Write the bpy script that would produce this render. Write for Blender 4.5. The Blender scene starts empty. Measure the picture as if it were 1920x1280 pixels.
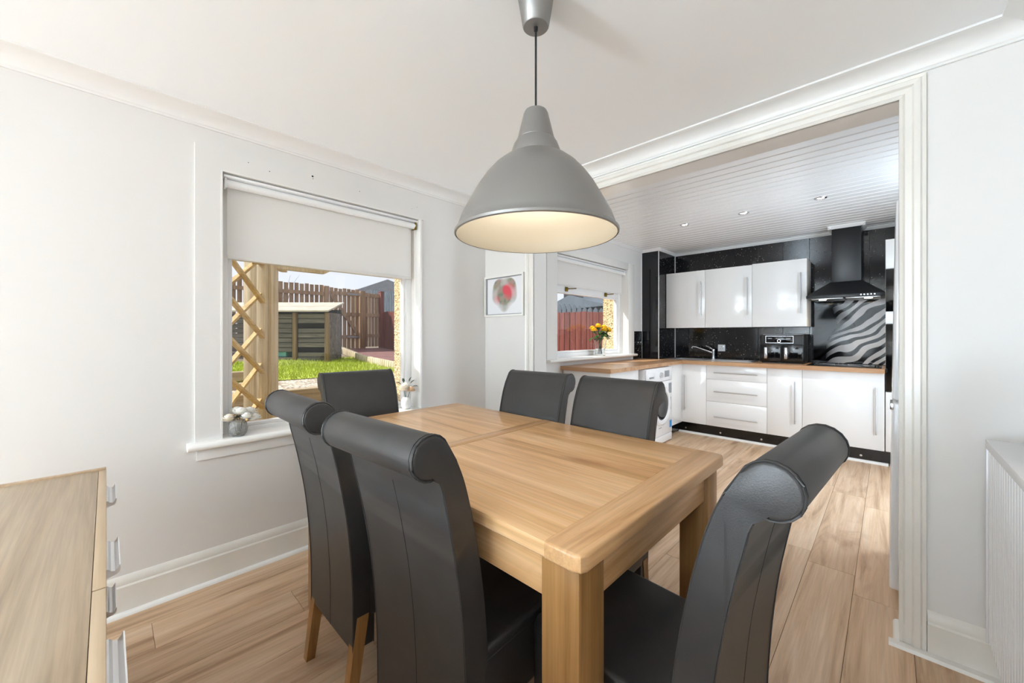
import bpy, bmesh, math, random
from mathutils import Vector, Matrix
random.seed(7)
R = math.radians
scene = bpy.context.scene
col = scene.collection

# ------------------------------------------------------------------ camera
cam_d = bpy.data.cameras.new('camera')
cam = bpy.data.objects.new('camera', cam_d)
col.objects.link(cam)
cam_d.sensor_width = 36.0
cam_d.lens = 13.7344
cam_d.shift_y = -12.0 / 1920.0
cam_d.clip_start = 0.02
cam.location = (0, 0, 1.2)
FWD = math.atan2(706.0, 732.5)                 # angle between the view and +Y
cam.rotation_euler = (R(90), 0, FWD)
scene.camera = cam

# ------------------------------------------------------------------ world, sun, added fill lights
world = bpy.data.worlds.new('sky')
scene.world = world
world.use_nodes = True
bg = world.node_tree.nodes['Background']
bg.inputs[0].default_value = (0.86, 0.91, 1.0, 1)
bg.inputs[1].default_value = 0.58

def light(name, kind, loc, rot, energy, color=(1, 1, 1), **kw):
    d = bpy.data.lights.new(name, kind)
    d.energy = energy
    d.color = color
    for k, v in kw.items():
        setattr(d, k, v)
    o = bpy.data.objects.new(name, d)
    o.location = loc
    o.rotation_euler = rot
    col.objects.link(o)
    return o

sun = light('sun', 'SUN', (-6, -6, 10), (0, 0, 0), 3.6, (1.0, 0.95, 0.86), angle=R(0.6))
sun.rotation_euler = Vector((0.52, 0.64, -0.82)).to_track_quat('-Z', 'Y').to_euler()
# added fill lights behind the camera and in the kitchen, at invented glazing
light('fill_light_rear', 'AREA', (-2.12, -5.70, 0.62), (R(125), 0, R(-90)), 400, (0.71, 0.865, 1.0), shape='RECTANGLE', size=2.4, size_y=1.0)
light('fill_light_kitchen', 'AREA', (0.60, 3.72, 1.15), (R(90), 0, R(90)), 16, (0.71, 0.865, 1.0), shape='RECTANGLE', size=0.75, size_y=1.8)

vs = scene.view_settings
vs.view_transform = 'Standard'
vs.look = 'None'
vs.gamma = 1
vs.use_curve_mapping = False
vs.exposure = 0.90
cy = scene.cycles
cy.max_bounces = 12
cy.diffuse_bounces = 10
cy.glossy_bounces = 4
cy.transmission_bounces = 8
cy.transparent_max_bounces = 12
cy.caustics_reflective = False
cy.caustics_refractive = False
cy.sample_clamp_indirect = 6.0
cy.use_denoising = True
cy.use_adaptive_sampling = True
cy.adaptive_threshold = 0.02

# ------------------------------------------------------------------ materials
MATS = {}
def new_mat(name):
    m = bpy.data.materials.new(name)
    m.use_nodes = True
    MATS[name] = m
    nt = m.node_tree
    return m, nt, nt.nodes['Principled BSDF']

def N(nt, kind, **kw):
    n = nt.nodes.new(kind)
    for k, v in kw.items():
        setattr(n, k, v)
    return n

def setin(n, **kw):
    for k, v in kw.items():
        n.inputs[k.replace('_', ' ')].default_value = v

def rgb(h):
    c = [int(h[i:i + 2], 16) / 255 for i in (0, 2, 4)]
    return tuple(((x + 0.055) / 1.055) ** 2.4 if x > 0.04045 else x / 12.92 for x in c) + (1,)

def coords(nt, scale=(1, 1, 1), rnd=True, rot=(0, 0, 0)):
    tc = N(nt, 'ShaderNodeTexCoord')
    mp = N(nt, 'ShaderNodeMapping')
    mp.inputs['Scale'].default_value = scale
    mp.inputs['Rotation'].default_value = rot
    if rnd:
        oi = N(nt, 'ShaderNodeObjectInfo')
        ml = N(nt, 'ShaderNodeMath', operation='MULTIPLY')
        ml.inputs[1].default_value = 53.0
        nt.links.new(oi.outputs['Random'], ml.inputs[0])
        ad = N(nt, 'ShaderNodeVectorMath', operation='ADD')
        nt.links.new(tc.outputs['Object'], ad.inputs[0])
        nt.links.new(ml.outputs[0], ad.inputs[1])
        nt.links.new(ad.outputs[0], mp.inputs['Vector'])
    else:
        nt.links.new(tc.outputs['Object'], mp.inputs['Vector'])
    return mp

def ramp(nt, src, stops):
    r = N(nt, 'ShaderNodeValToRGB')
    e = r.color_ramp.elements
    while len(e) > 1:
        e.remove(e[-1])
    e[0].position, e[0].color = stops[0]
    for p, c in stops[1:]:
        q = e.new(p)
        q.color = c
    nt.links.new(src, r.inputs[0])
    return r

def bump(nt, bsdf, src, strength, dist=0.01):
    b = N(nt, 'ShaderNodeBump')
    b.inputs['Strength'].default_value = strength
    b.inputs['Distance'].default_value = dist
    nt.links.new(src, b.inputs['Height'])
    nt.links.new(b.outputs[0], bsdf.inputs['Normal'])

def plain(name, color, rough=0.5, metal=0.0, bumpy=0.0, bscale=200, spec=None, coat=0.0, vary=0.0):
    m, nt, b = new_mat(name)
    c = rgb(color) if isinstance(color, str) else color
    b.inputs['Base Color'].default_value = c
    b.inputs['Roughness'].default_value = rough
    b.inputs['Metallic'].default_value = metal
    if spec is not None:
        b.inputs['Specular IOR Level'].default_value = spec
    if coat:
        b.inputs['Coat Weight'].default_value = coat
        b.inputs['Coat Roughness'].default_value = 0.05
    mp = coords(nt, (1, 1, 1))
    n = N(nt, 'ShaderNodeTexNoise')
    setin(n, Scale=bscale, Detail=3)
    nt.links.new(mp.outputs[0], n.inputs['Vector'])
    if bumpy:
        bump(nt, b, n.outputs['Fac'], bumpy, 0.002)
    if vary:
        n2 = N(nt, 'ShaderNodeTexNoise')
        setin(n2, Scale=6, Detail=4)
        nt.links.new(mp.outputs[0], n2.inputs['Vector'])
        r = ramp(nt, n2.outputs['Fac'], [(0.3, tuple(x * (1 - vary) for x in c[:3]) + (1,)), (0.7, tuple(min(1, x * (1 + vary)) for x in c[:3]) + (1,))])
        nt.links.new(r.outputs[0], b.inputs['Base Color'])
    return m

def wood(name, dark, mid, light_, axis='X', scale=1.0, rough=0.4, tint=0.12, knots=True, streak=1.0, spec=0.4):
    """grain that runs along one axis, each object with its own offset and tint"""
    m, nt, b = new_mat(name)
    long_, across = 0.9 * scale, 14.0 * scale
    sc = {'X': (long_, across, across), 'Y': (across, long_, across), 'Z': (across, across, long_)}[axis]
    mp = coords(nt, sc)
    n1 = N(nt, 'ShaderNodeTexNoise')
    setin(n1, Scale=1.0, Detail=5, Roughness=0.6, Distortion=1.1)
    nt.links.new(mp.outputs[0], n1.inputs['Vector'])
    sc2 = tuple(x * (7.0 if x > 5 * scale else 3.0) for x in sc)
    mp2 = coords(nt, sc2)
    n2 = N(nt, 'ShaderNodeTexNoise')
    setin(n2, Scale=1.0, Detail=3, Roughness=0.7)
    nt.links.new(mp2.outputs[0], n2.inputs['Vector'])
    r1 = ramp(nt, n1.outputs['Fac'], [(0.30, rgb(dark)), (0.48, rgb(mid)), (0.68, rgb(light_))])
    r2 = ramp(nt, n2.outputs['Fac'], [(0.35, (1 - 0.22 * streak,) * 3 + (1,)), (0.6, (1, 1, 1, 1))])
    mx = N(nt, 'ShaderNodeMix', data_type='RGBA', blend_type='MULTIPLY')
    mx.inputs[0].default_value = 1.0
    nt.links.new(r1.outputs[0], mx.inputs[6])
    nt.links.new(r2.outputs[0], mx.inputs[7])
    last = mx.outputs[2]
    if knots:
        mp3 = coords(nt, tuple((1.6 if x < 5 * scale else 5.0) for x in sc))
        n3 = N(nt, 'ShaderNodeTexNoise')
        setin(n3, Scale=1.0, Detail=4, Roughness=0.55, Distortion=0.6)
        nt.links.new(mp3.outputs[0], n3.inputs['Vector'])
        r3 = ramp(nt, n3.outputs['Fac'], [(0.28, rgb(dark)), (0.42, (1, 1, 1, 1))])
        mk = N(nt, 'ShaderNodeMix', data_type='RGBA', blend_type='MULTIPLY')
        mk.inputs[0].default_value = 0.55
        nt.links.new(last, mk.inputs[6])
        nt.links.new(r3.outputs[0], mk.inputs[7])
        last = mk.outputs[2]
    oi = N(nt, 'ShaderNodeObjectInfo')
    r4 = ramp(nt, oi.outputs['Random'], [(0, (1 - tint,) * 3 + (1,)), (1, (1, 1, 1, 1))])
    mt = N(nt, 'ShaderNodeMix', data_type='RGBA', blend_type='MULTIPLY')
    mt.inputs[0].default_value = 1.0
    nt.links.new(last, mt.inputs[6])
    nt.links.new(r4.outputs[0], mt.inputs[7])
    nt.links.new(mt.outputs[2], b.inputs['Base Color'])
    b.inputs['Roughness'].default_value = rough
    b.inputs['Specular IOR Level'].default_value = spec
    bump(nt, b, n2.outputs['Fac'], 0.10, 0.002)
    return m

def emit(name, color, strength):
    m, nt, b = new_mat(name)
    b.inputs['Base Color'].default_value = color
    b.inputs['Emission Color'].default_value = color
    b.inputs['Emission Strength'].default_value = strength
    return m

def pane_mat(name, refl=0.05, tint=(1, 1, 1, 1)):
    m, nt, b = new_mat(name)
    nt.nodes.remove(b)
    t = N(nt, 'ShaderNodeBsdfTransparent')
    t.inputs[0].default_value = tint
    g = N(nt, 'ShaderNodeBsdfGlossy')
    g.inputs['Roughness'].default_value = 0.01
    mx = N(nt, 'ShaderNodeMixShader')
    mx.inputs[0].default_value = refl
    nt.links.new(t.outputs[0], mx.inputs[1])
    nt.links.new(g.outputs[0], mx.inputs[2])
    nt.links.new(mx.outputs[0], nt.nodes['Material Output'].inputs[0])
    return m

M_WALL = plain('white wall paint', (0.755, 0.748, 0.735, 1), 0.55, bumpy=0.05, bscale=60)
M_CEIL = plain('white ceiling paint', (0.90, 0.93, 0.955, 1), 0.42, bumpy=0.12, bscale=25)
M_COVE = plain('white coving paint', (0.80, 0.80, 0.79, 1), 0.45)
M_ALU = plain('satin aluminium', (0.86, 0.87, 0.90, 1), 0.32, 0.7)
M_GLOSS = plain('white gloss paint', (0.83, 0.825, 0.80, 1), 0.22)
M_TRIM = plain('aged white gloss paint', (0.77, 0.755, 0.71, 1), 0.3, vary=0.04)
M_UPVC = plain('white upvc', (0.85, 0.86, 0.87, 1), 0.25)
M_FLOOR = wood('laminate oak', 'ad8a6a', 'd8b694', 'e7cbae', 'Y', 1.0, 0.36, 0.14, True, 0.6)
M_JOINT = plain('dark joint', '5c4432', 0.8)
M_OAK = wood('table oak', 'c1945f', 'ddb07d', 'eac598', 'X', 0.9, 0.30, 0.10, True, 0.8)
M_OAKY = wood('table oak cross', 'b58955', 'd0a474', 'ddb78c', 'Y', 0.9, 0.30, 0.08, True, 0.8)
M_OAKZ = wood('oak upright', '80592f', 'a07646', 'b18654', 'Z', 0.9, 0.36, 0.08, True, 0.8)
M_CHEST = wood('pale oak veneer', 'a8957e', 'bda990', 'cab9a2', 'X', 0.7, 0.42, 0.02, False, 1.0)
M_CHESTZ = wood('pale oak edge', 'b0987a', 'c2aa8c', 'ccb698', 'X', 0.7, 0.42, 0.04, False, 0.5)
M_WORKTOP = wood('oak effect worktop', 'a97e5a', 'bb926d', 'c9a47f', 'X', 0.6, 0.28, 0.0, False, 0.5)
M_DARKWOOD = plain('dark brown wood', '3b2a20', 0.6)
M_CHROME = plain('satin chrome', (0.72, 0.73, 0.76, 1), 0.25, 1.0)
M_STEEL = plain('brushed steel', (0.62, 0.62, 0.62, 1), 0.3, 1.0)
M_BRASS = plain('aged brass', '8c7434', 0.35, 1.0)
M_LAMP = plain('brushed aluminium lacquer', (0.30, 0.295, 0.285, 1), 0.38, 0.65, bumpy=0.02)
M_CABLE = plain('black cable', '1c1c1c', 0.5)
M_DOOR = plain('white gloss door', (0.83, 0.83, 0.825, 1), 0.10, spec=0.5)
M_CARC = plain('cream cabinet carcass', (0.78, 0.70, 0.62, 1), 0.5)
M_BLACK = plain('black gloss', '08080a', 0.08)
M_BLACKM = plain('black satin', '101012', 0.4)
M_HOOD = plain('black enamel', '16171a', 0.35)
M_PLINTH = plain('black plinth', '0d0d0f', 0.12)
M_APPL = plain('white appliance enamel', (0.82, 0.83, 0.85, 1), 0.2)
M_GREYP = plain('grey plastic', '8d9096', 0.4)
M_DARKGLASS = plain('dark door glass', '2a2d31', 0.05)
M_BLUE = plain('blue sticker', '3a8fd0', 0.5)
M_TEAL = plain('teal plastic', '5fa9a6', 0.5)
M_GREEN = plain('leaf green', '2f5a20', 0.5, vary=0.3)
M_GREYLEAF = plain('grey green leaf', '51635a', 0.5, vary=0.2)
M_YELLOW = plain('yellow rose petals', 'f2c61c', 0.6, vary=0.15)
M_CREAM = plain('cream silk petals', 'f3ebdc', 0.7, vary=0.05)
M_WHITEPET = plain('white silk petals', 'f4f3ee', 0.7, vary=0.03)
M_PEACH = plain('peach silk petals', 'ecd0ae', 0.7, vary=0.08)
M_WSTONE = plain('white ceramic', 'eef0f0', 0.25)
M_PANE = pane_mat('window pane', 0.05)

# leather
m, nt, b = new_mat('grey leather')
b.inputs['Base Color'].default_value = (0.060, 0.059, 0.060, 1)
b.inputs['Roughness'].default_value = 0.40
b.inputs['Specular IOR Level'].default_value = 0.5
mp = coords(nt, (1, 1, 1))
v = N(nt, 'ShaderNodeTexVoronoi'); setin(v, Scale=420)
n = N(nt, 'ShaderNodeTexNoise'); setin(n, Scale=9, Detail=4)
nt.links.new(mp.outputs[0], v.inputs['Vector']); nt.links.new(mp.outputs[0], n.inputs['Vector'])
r = ramp(nt, n.outputs['Fac'], [(0.3, (0.030, 0.0295, 0.030, 1)), (0.7, (0.042, 0.041, 0.041, 1))])
nt.links.new(r.outputs[0], b.inputs['Base Color'])
bump(nt, b, v.outputs['Distance'], 0.12, 0.001)
M_LEATHER = m
M_STITCH = plain('dark stitching', '1a1a1c', 0.6)

# inside of the lamp shade: warm white lacquer
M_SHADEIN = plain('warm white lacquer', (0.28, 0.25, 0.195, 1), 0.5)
M_BULB = emit('lamp bulb', (1.0, 0.95, 0.885, 1), 60)
M_SPOT = emit('downlight lens', (1.0, 0.96, 0.9, 1), 9)
M_HOODLAMP = emit('hood lamp lens', (1.0, 0.88, 0.62, 1), 6)

# roller blind fabric
m, nt, b = new_mat('blind fabric')
nt.nodes.remove(b)
d1 = N(nt, 'ShaderNodeBsdfDiffuse'); d1.inputs[0].default_value = (0.95, 0.945, 0.93, 1)
t1 = N(nt, 'ShaderNodeBsdfTranslucent'); t1.inputs[0].default_value = (0.9, 0.9, 0.9, 1)
mx = N(nt, 'ShaderNodeMixShader'); mx.inputs[0].default_value = 0.42
nt.links.new(d1.outputs[0], mx.inputs[1]); nt.links.new(t1.outputs[0], mx.inputs[2])
nt.links.new(mx.outputs[0], nt.nodes['Material Output'].inputs[0])
M_BLIND = m

# cut glass
m, nt, b = new_mat('cut glass')
b.inputs['Base Color'].default_value = (0.97, 0.99, 0.98, 1)
b.inputs['Roughness'].default_value = 0.05
b.inputs['Transmission Weight'].default_value = 0.80
b.inputs['IOR'].default_value = 1.25
mp = coords(nt, (1, 1, 1), False)
v = N(nt, 'ShaderNodeTexVoronoi'); setin(v, Scale=110)
nt.links.new(mp.outputs[0], v.inputs['Vector'])
bump(nt, b, v.outputs['Distance'], 0.6, 0.004)
M_GLASS = m

m, nt, b = new_mat('clear glass')
b.inputs['Base Color'].default_value = (0.98, 1, 0.99, 1)
b.inputs['Roughness'].default_value = 0.02
b.inputs['Transmission Weight'].default_value = 0.97
b.inputs['IOR'].default_value = 1.2
M_CLEAR = m
# black sparkle wall panel
m, nt, b = new_mat('black sparkle panel')
mp = coords(nt, (1, 1, 1), False)
v = N(nt, 'ShaderNodeTexVoronoi'); setin(v, Scale=48)
nt.links.new(mp.outputs[0], v.inputs['Vector'])
r = ramp(nt, v.outputs['Distance'], [(0.0, (0.9, 0.86, 0.75, 1)), (0.14, (0.5, 0.48, 0.42, 1)), (0.20, (0.0, 0.0, 0.0, 1))])
r2 = ramp(nt, v.outputs['Color'], [(0.5, (0.0, 0.0, 0.0, 1)), (0.62, (1, 1, 1, 1))])
mx = N(nt, 'ShaderNodeMix', data_type='RGBA', blend_type='MULTIPLY'); mx.inputs[0].default_value = 1
nt.links.new(r.outputs[0], mx.inputs[6]); nt.links.new(r2.outputs[0], mx.inputs[7])
ad = N(nt, 'ShaderNodeMix', data_type='RGBA', blend_type='ADD'); ad.inputs[0].default_value = 1
ad.inputs[7].default_value = (0.008, 0.008, 0.010, 1)
nt.links.new(mx.outputs[2], ad.inputs[6])
nt.links.new(ad.outputs[2], b.inputs['Base Color'])
b.inputs['Roughness'].default_value = 0.09
M_SPARK = m

# striped glass splashback (flat print)
m, nt, b = new_mat('striped splashback print')
mp = coords(nt, (1, 1, 1), False)
n = N(nt, 'ShaderNodeTexNoise'); setin(n, Scale=2.6, Detail=1.5)
nt.links.new(mp.outputs[0], n.inputs['Vector'])
sx = N(nt, 'ShaderNodeSeparateXYZ'); nt.links.new(mp.outputs[0], sx.inputs[0])
def mth(op, a, b_=None, c=None):
    q = N(nt, 'ShaderNodeMath', operation=op)
    for i, s in enumerate((a, b_, c)):
        if s is None: continue
        if isinstance(s, (int, float)): q.inputs[i].default_value = s
        else: nt.links.new(s, q.inputs[i])
    return q.outputs[0]
ph = mth('ADD', mth('MULTIPLY', sx.outputs['X'], 46.0), mth('MULTIPLY', sx.outputs['Z'], -60.0))
ph = mth('ADD', ph, mth('MULTIPLY', n.outputs['Fac'], 28.0))
st = mth('SINE', ph)
strp = ramp(nt, mth('MULTIPLY_ADD', st, 0.5, 0.5), [(0.36, (0.006, 0.006, 0.008, 1)), (0.46, (0.62, 0.63, 0.66, 1))])
fade = mth('ADD', sx.outputs['X'], mth('MULTIPLY', mth('SUBTRACT', n.outputs['Fac'], 0.5), 0.35))
fr = ramp(nt, mth('ADD', fade, 0.5), [(0.38, (0.006, 0.006, 0.008, 1)), (0.58, (1, 1, 1, 1))])
mx = N(nt, 'ShaderNodeMix', data_type='RGBA', blend_type='MULTIPLY'); mx.inputs[0].default_value = 1
nt.links.new(strp.outputs[0], mx.inputs[6]); nt.links.new(fr.outputs[0], mx.inputs[7])
nt.links.new(mx.outputs[2], b.inputs['Base Color'])
b.inputs['Roughness'].default_value = 0.06
b.inputs['Specular IOR Level'].default_value = 0.2
M_STRIPE = m

# soft heart print (flat print, local x right, z up, metres)
m, nt, b = new_mat('soft heart print')
mp = coords(nt, (1, 1, 1), False)
sx = N(nt, 'ShaderNodeSeparateXYZ'); nt.links.new(mp.outputs[0], sx.inputs[0])
X = mth('MULTIPLY', sx.outputs['X'], 9.2)
Z = mth('MULTIPLY', mth('ADD', sx.outputs['Z'], -0.004), 9.6)
x2 = mth('MULTIPLY', X, X); z2 = mth('MULTIPLY', Z, Z)
q = mth('SUBTRACT', mth('ADD', x2, z2), 1.0)
q3 = mth('MULTIPLY', q, mth('MULTIPLY', q, q))
hv = mth('SUBTRACT', q3, mth('MULTIPLY', x2, mth('MULTIPLY', z2, Z)))
mask = ramp(nt, mth('MULTIPLY_ADD', hv, 0.35, 0.5), [(0.44, (1, 1, 1, 1)), (0.60, (0, 0, 0, 1))])
n = N(nt, 'ShaderNodeTexNoise'); setin(n, Scale=26, Detail=1)
nt.links.new(mp.outputs[0], n.inputs['Vector'])
hc = ramp(nt, n.outputs['Fac'], [(0.35, rgb('7c807a')), (0.5, rgb('96947f')), (0.65, rgb('a58c88'))])
def blob(cx, cz, r_):
    ddx = mth('SUBTRACT', sx.outputs['X'], cx); ddz = mth('SUBTRACT', sx.outputs['Z'], cz)
    d2 = mth('ADD', mth('MULTIPLY', ddx, ddx), mth('MULTIPLY', ddz, ddz))
    return mth('MAXIMUM', mth('SUBTRACT', 1.0, mth('DIVIDE', d2, r_ * r_)), 0.0)
red = mth('MINIMUM', mth('ADD', mth('ADD', blob(0.055, 0.03, 0.075), blob(0.015, 0.05, 0.045)), mth('MULTIPLY', blob(-0.085, -0.03, 0.045), 0.7)), 1.0)
mr = N(nt, 'ShaderNodeMix', data_type='RGBA'); nt.links.new(red, mr.inputs[0])
nt.links.new(hc.outputs[0], mr.inputs[6]); mr.inputs[7].default_value = rgb('d4525e')
mx = N(nt, 'ShaderNodeMix', data_type='RGBA'); nt.links.new(mask.outputs[0], mx.inputs[0])
mx.inputs[6].default_value = rgb('e6e8ec')
nt.links.new(mr.outputs[2], mx.inputs[7])
nt.links.new(mx.outputs[2], b.inputs['Base Color'])
b.inputs['Roughness'].default_value = 0.25
M_HEART = m

# garden materials
M_DASH = None
m, nt, b = new_mat('yellow roughcast')
mp = coords(nt, (1, 1, 1), False)
v = N(nt, 'ShaderNodeTexVoronoi'); setin(v, Scale=70)
nt.links.new(mp.outputs[0], v.inputs['Vector'])
r = ramp(nt, v.outputs['Color'], [(0.15, rgb('94805c')), (0.35, rgb('cdb68a')), (0.75, rgb('e0cfaa'))])
nt.links.new(r.outputs[0], b.inputs['Base Color']); b.inputs['Roughness'].default_value = 0.9
bump(nt, b, v.outputs['Distance'], 1.0, 0.01)
M_DASH = m
m, nt, b = new_mat('gravel stones')
mp = coords(nt, (1, 1, 1), False)
v = N(nt, 'ShaderNodeTexVoronoi'); setin(v, Scale=24)
nt.links.new(mp.outputs[0], v.inputs['Vector'])
r = ramp(nt, v.outputs['Color'], [(0.1, rgb('7a6c5e')), (0.4, rgb('b8aa98')), (0.8, rgb('d8cec0'))])
nt.links.new(r.outputs[0], b.inputs['Base Color']); b.inputs['Roughness'].default_value = 0.9
bump(nt, b, v.outputs['Distance'], 1.0, 0.03)
M_GRAVEL = m
M_GRASS = plain('lawn grass', 'a6b444', 0.8, vary=0.25)
M_SOIL = plain('garden ground', '7d7264', 0.95, vary=0.2)
M_PAVE = plain('purple brown paving', '7c5a58', 0.9, vary=0.2)
M_PICK = wood('weathered fence wood', '836a54', 'a0846a', 'b4987c', 'Z', 0.8, 0.8, 0.25, False, 1)
M_PICKR = wood('red stained fence wood', '60302b', '7c423b', '8a4e46', 'Z', 0.8, 0.7, 0.2, False, 1)
M_PICKG = plain('slate grey fence paint', '56626e', 0.8, vary=0.15)
M_SHED = wood('grey weathered boards', '4b4846', '6f6a66', '8a837c', 'X', 0.8, 0.8, 0.25, False, 1)
M_SHEDP = wood('pale shed post', '6e5a44', '8d7355', 'a1896a', 'Z', 0.8, 0.8, 0.1, False, 1)
M_FELT = plain('pale roofing boards', 'b4aca0', 0.9, vary=0.12)
M_PERG = wood('pale treated timber', 'b8a888', 'd6c8ac', 'e6dcc8', 'Z', 0.7, 0.7, 0.08, True, 1)
M_PERGX = wood('pale treated slat', 'b0935e', 'cdb27c', 'dcc698', 'X', 0.7, 0.7, 0.08, False, 1)
M_SLEEP = wood('garden sleeper', '8d7a60', 'b3a184', 'c7b79c', 'Y', 0.7, 0.8, 0.1, False, 1)
M_ROOF = plain('grey slate roof', '8e9298', 0.8, vary=0.1)
M_DARKIN = plain('dark shed interior', '2c3234', 0.9)

# ------------------------------------------------------------------ mesh builder
class MB:
    def __init__(self):
        self.bm = bmesh.new()
    def box(self, x0, x1, y0, y1, z0, z1, bev=0.0, seg=2):
        r = bmesh.ops.create_cube(self.bm, size=1.0)
        vs_ = r['verts']
        for v in vs_:
            v.co = Vector(((x0 + x1) / 2 + v.co.x * (x1 - x0), (y0 + y1) / 2 + v.co.y * (y1 - y0), (z0 + z1) / 2 + v.co.z * (z1 - z0)))
        if bev:
            ed = list({e for v in vs_ for e in v.link_edges})
            bmesh.ops.bevel(self.bm, geom=ed, offset=bev, segments=seg, profile=0.5, affect='EDGES', clamp_overlap=True)
        return self
    def prism(self, poly, axis, a, b, bev=0.0, seg=2, taper=None):
        """polygon (p, q) extruded along axis from a to b; X:(y,z) Y:(x,z) Z:(x,y)"""
        f = {'X': lambda t, p, q: (t, p, q), 'Y': lambda t, p, q: (p, t, q), 'Z': lambda t, p, q: (p, q, t)}[axis]
        A = [self.bm.verts.new(f(a if not taper else a * taper(q), p, q)) for p, q in poly]
        B = [self.bm.verts.new(f(b if not taper else b * taper(q), p, q)) for p, q in poly]
        k = len(poly)
        fa = self.bm.faces.new(A)
        fb = self.bm.faces.new(B[::-1])
        for i in range(k):
            self.bm.faces.new((A[i], B[i], B[(i + 1) % k], A[(i + 1) % k]))
        if bev:
            ed = list(set(fa.edges) | set(fb.edges))
            bmesh.ops.bevel(self.bm, geom=ed, offset=bev, segments=seg, profile=0.5, affect='EDGES', clamp_overlap=True)
        return self
    def hexa(self, lo, hi):
        """lo, hi: four corners each, same winding"""
        A = [self.bm.verts.new(p) for p in lo]
        B = [self.bm.verts.new(p) for p in hi]
        self.bm.faces.new(A[::-1]); self.bm.faces.new(B)
        for i in range(4):
            j = (i + 1) % 4
            self.bm.faces.new((A[i], A[j], B[j], B[i]))
        return self
    def lathe(self, prof, c=(0, 0, 0), seg=32, closed=False):
        rings = []
        for r_, z in prof:
            if r_ < 1e-6:
                rings.append([self.bm.verts.new((c[0], c[1], c[2] + z))])
            else:
                rings.append([self.bm.verts.new((c[0] + r_ * math.cos(2 * math.pi * i / seg), c[1] + r_ * math.sin(2 * math.pi * i / seg), c[2] + z)) for i in range(seg)])
        for a, b in zip(rings, rings[1:]):
            for i in range(seg):
                j = (i + 1) % seg
                if len(a) == 1 and len(b) > 1: self.bm.faces.new((a[0], b[i], b[j]))
                elif len(b) == 1 and len(a) > 1: self.bm.faces.new((a[i], b[0], a[j]))
                elif len(a) > 1: self.bm.faces.new((a[i], b[i], b[j], a[j]))
        return self
    def tube(self, pts, r, seg=8, caps=True):
        pts = [Vector(p) for p in pts]
        rings = []
        rr = r if isinstance(r, (list, tuple)) else [r] * len(pts)
        for i, p in enumerate(pts):
            t = (pts[min(i + 1, len(pts) - 1)] - pts[max(i - 1, 0)]).normalized()
            up = Vector((0, 0, 1)) if abs(t.z) < 0.9 else Vector((1, 0, 0))
            a = t.cross(up).normalized(); b = t.cross(a)
            rings.append([self.bm.verts.new(p + (a * math.cos(2 * math.pi * k / seg) + b * math.sin(2 * math.pi * k / seg)) * rr[i]) for k in range(seg)])
        for A, B in zip(rings, rings[1:]):
            for k in range(seg):
                self.bm.faces.new((A[k], A[(k + 1) % seg], B[(k + 1) % seg], B[k]))
        if caps:
            self.bm.faces.new(rings[0][::-1]); self.bm.faces.new(rings[-1])
        return self
    def beam(self, p0, p1, w, t, up=(0, 0, 1)):
        """square bar from p0 to p1, w across, t along up-ish"""
        p0, p1 = Vector(p0), Vector(p1)
        d = (p1 - p0).normalized(); a = d.cross(Vector(up)).normalized() * w / 2; u = a.cross(d).normalized() * t / 2
        return self.hexa([p0 + a + u, p0 - a + u, p0 - a - u, p0 + a - u], [p1 + a + u, p1 - a + u, p1 - a - u, p1 + a - u])
    def sphere(self, c, rx, ry=None, rz=None, u=12, v=8):
        r = bmesh.ops.create_uvsphere(self.bm, u_segments=u, v_segments=v, radius=1)
        for q in r['verts']:
            q.co = Vector((c[0] + q.co.x * rx, c[1] + q.co.y * (ry or rx), c[2] + q.co.z * (rz or rx)))
        return self
    def build(self, name, mat, parent=None, world=True, smooth=True, angle=35, loc=None, rot=None):
        bmesh.ops.recalc_face_normals(self.bm, faces=self.bm.faces)
        me = bpy.data.meshes.new(name)
        if parent is not None and world:
            off = root_loc(parent)
            for v in self.bm.verts:
                v.co -= off
        self.bm.to_mesh(me); self.bm.free()
        me.materials.append(mat)
        if smooth:
            me.polygons.foreach_set('use_smooth', [True] * len(me.polygons))
            me.set_sharp_from_angle(angle=R(angle))
        o = bpy.data.objects.new(name, me)
        col.objects.link(o)
        if parent is not None:
            o.parent = parent
        if loc is not None: o.location = loc
        if rot is not None: o.rotation_euler = rot
        return o

def root_loc(o):
    v = Vector((0, 0, 0))
    while o is not None:
        v += o.location
        o = o.parent
    return v

def thing(name, label, cat, loc=(0, 0, 0), rz=0.0, group=None):
    o = bpy.data.objects.new(name, None)
    o.empty_display_size = 0.1
    o.location = loc
    o.rotation_euler = (0, 0, rz)
    o['label'] = label
    o['category'] = cat
    if group: o['group'] = group
    col.objects.link(o)
    return o

def structure(o, label=None):
    o['kind'] = 'structure'
    if label: o['label'] = label
    return o

def sroot(name, label, loc=(0, 0, 0)):
    o = bpy.data.objects.new(name, None)
    o.location = loc
    col.objects.link(o)
    return structure(o, label)

def tag(o, label, cat, group=None, kind=None):
    o['label'] = label; o['category'] = cat
    if group: o['group'] = group
    if kind: o['kind'] = kind
    return o

def clone(o, parent):
    c = o.copy()
    col.objects.link(c)
    c.parent = parent
    return c

def clone_tree(o, parent=None):
    c = clone(o, parent)
    for ch in [x for x in kids.get(o.name, [])]:
        clone_tree(ch, c)
    return c
kids = {}

# ------------------------------------------------------------------ room dimensions
W, WX = -2.375, -2.70          # window wall: inner and outer face
D0, D1 = 2.15, 2.285           # wall with the wide opening: dining face, kitchen face
XR, YB = 0.36, -7.60           # dining room right wall, unseen back wall set far back to even the light
KX, KY = 0.65, 5.50            # kitchen right wall, kitchen end wall
CZ, KZ = 2.265, 2.32           # ceilings
TOP = 2.45

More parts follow.
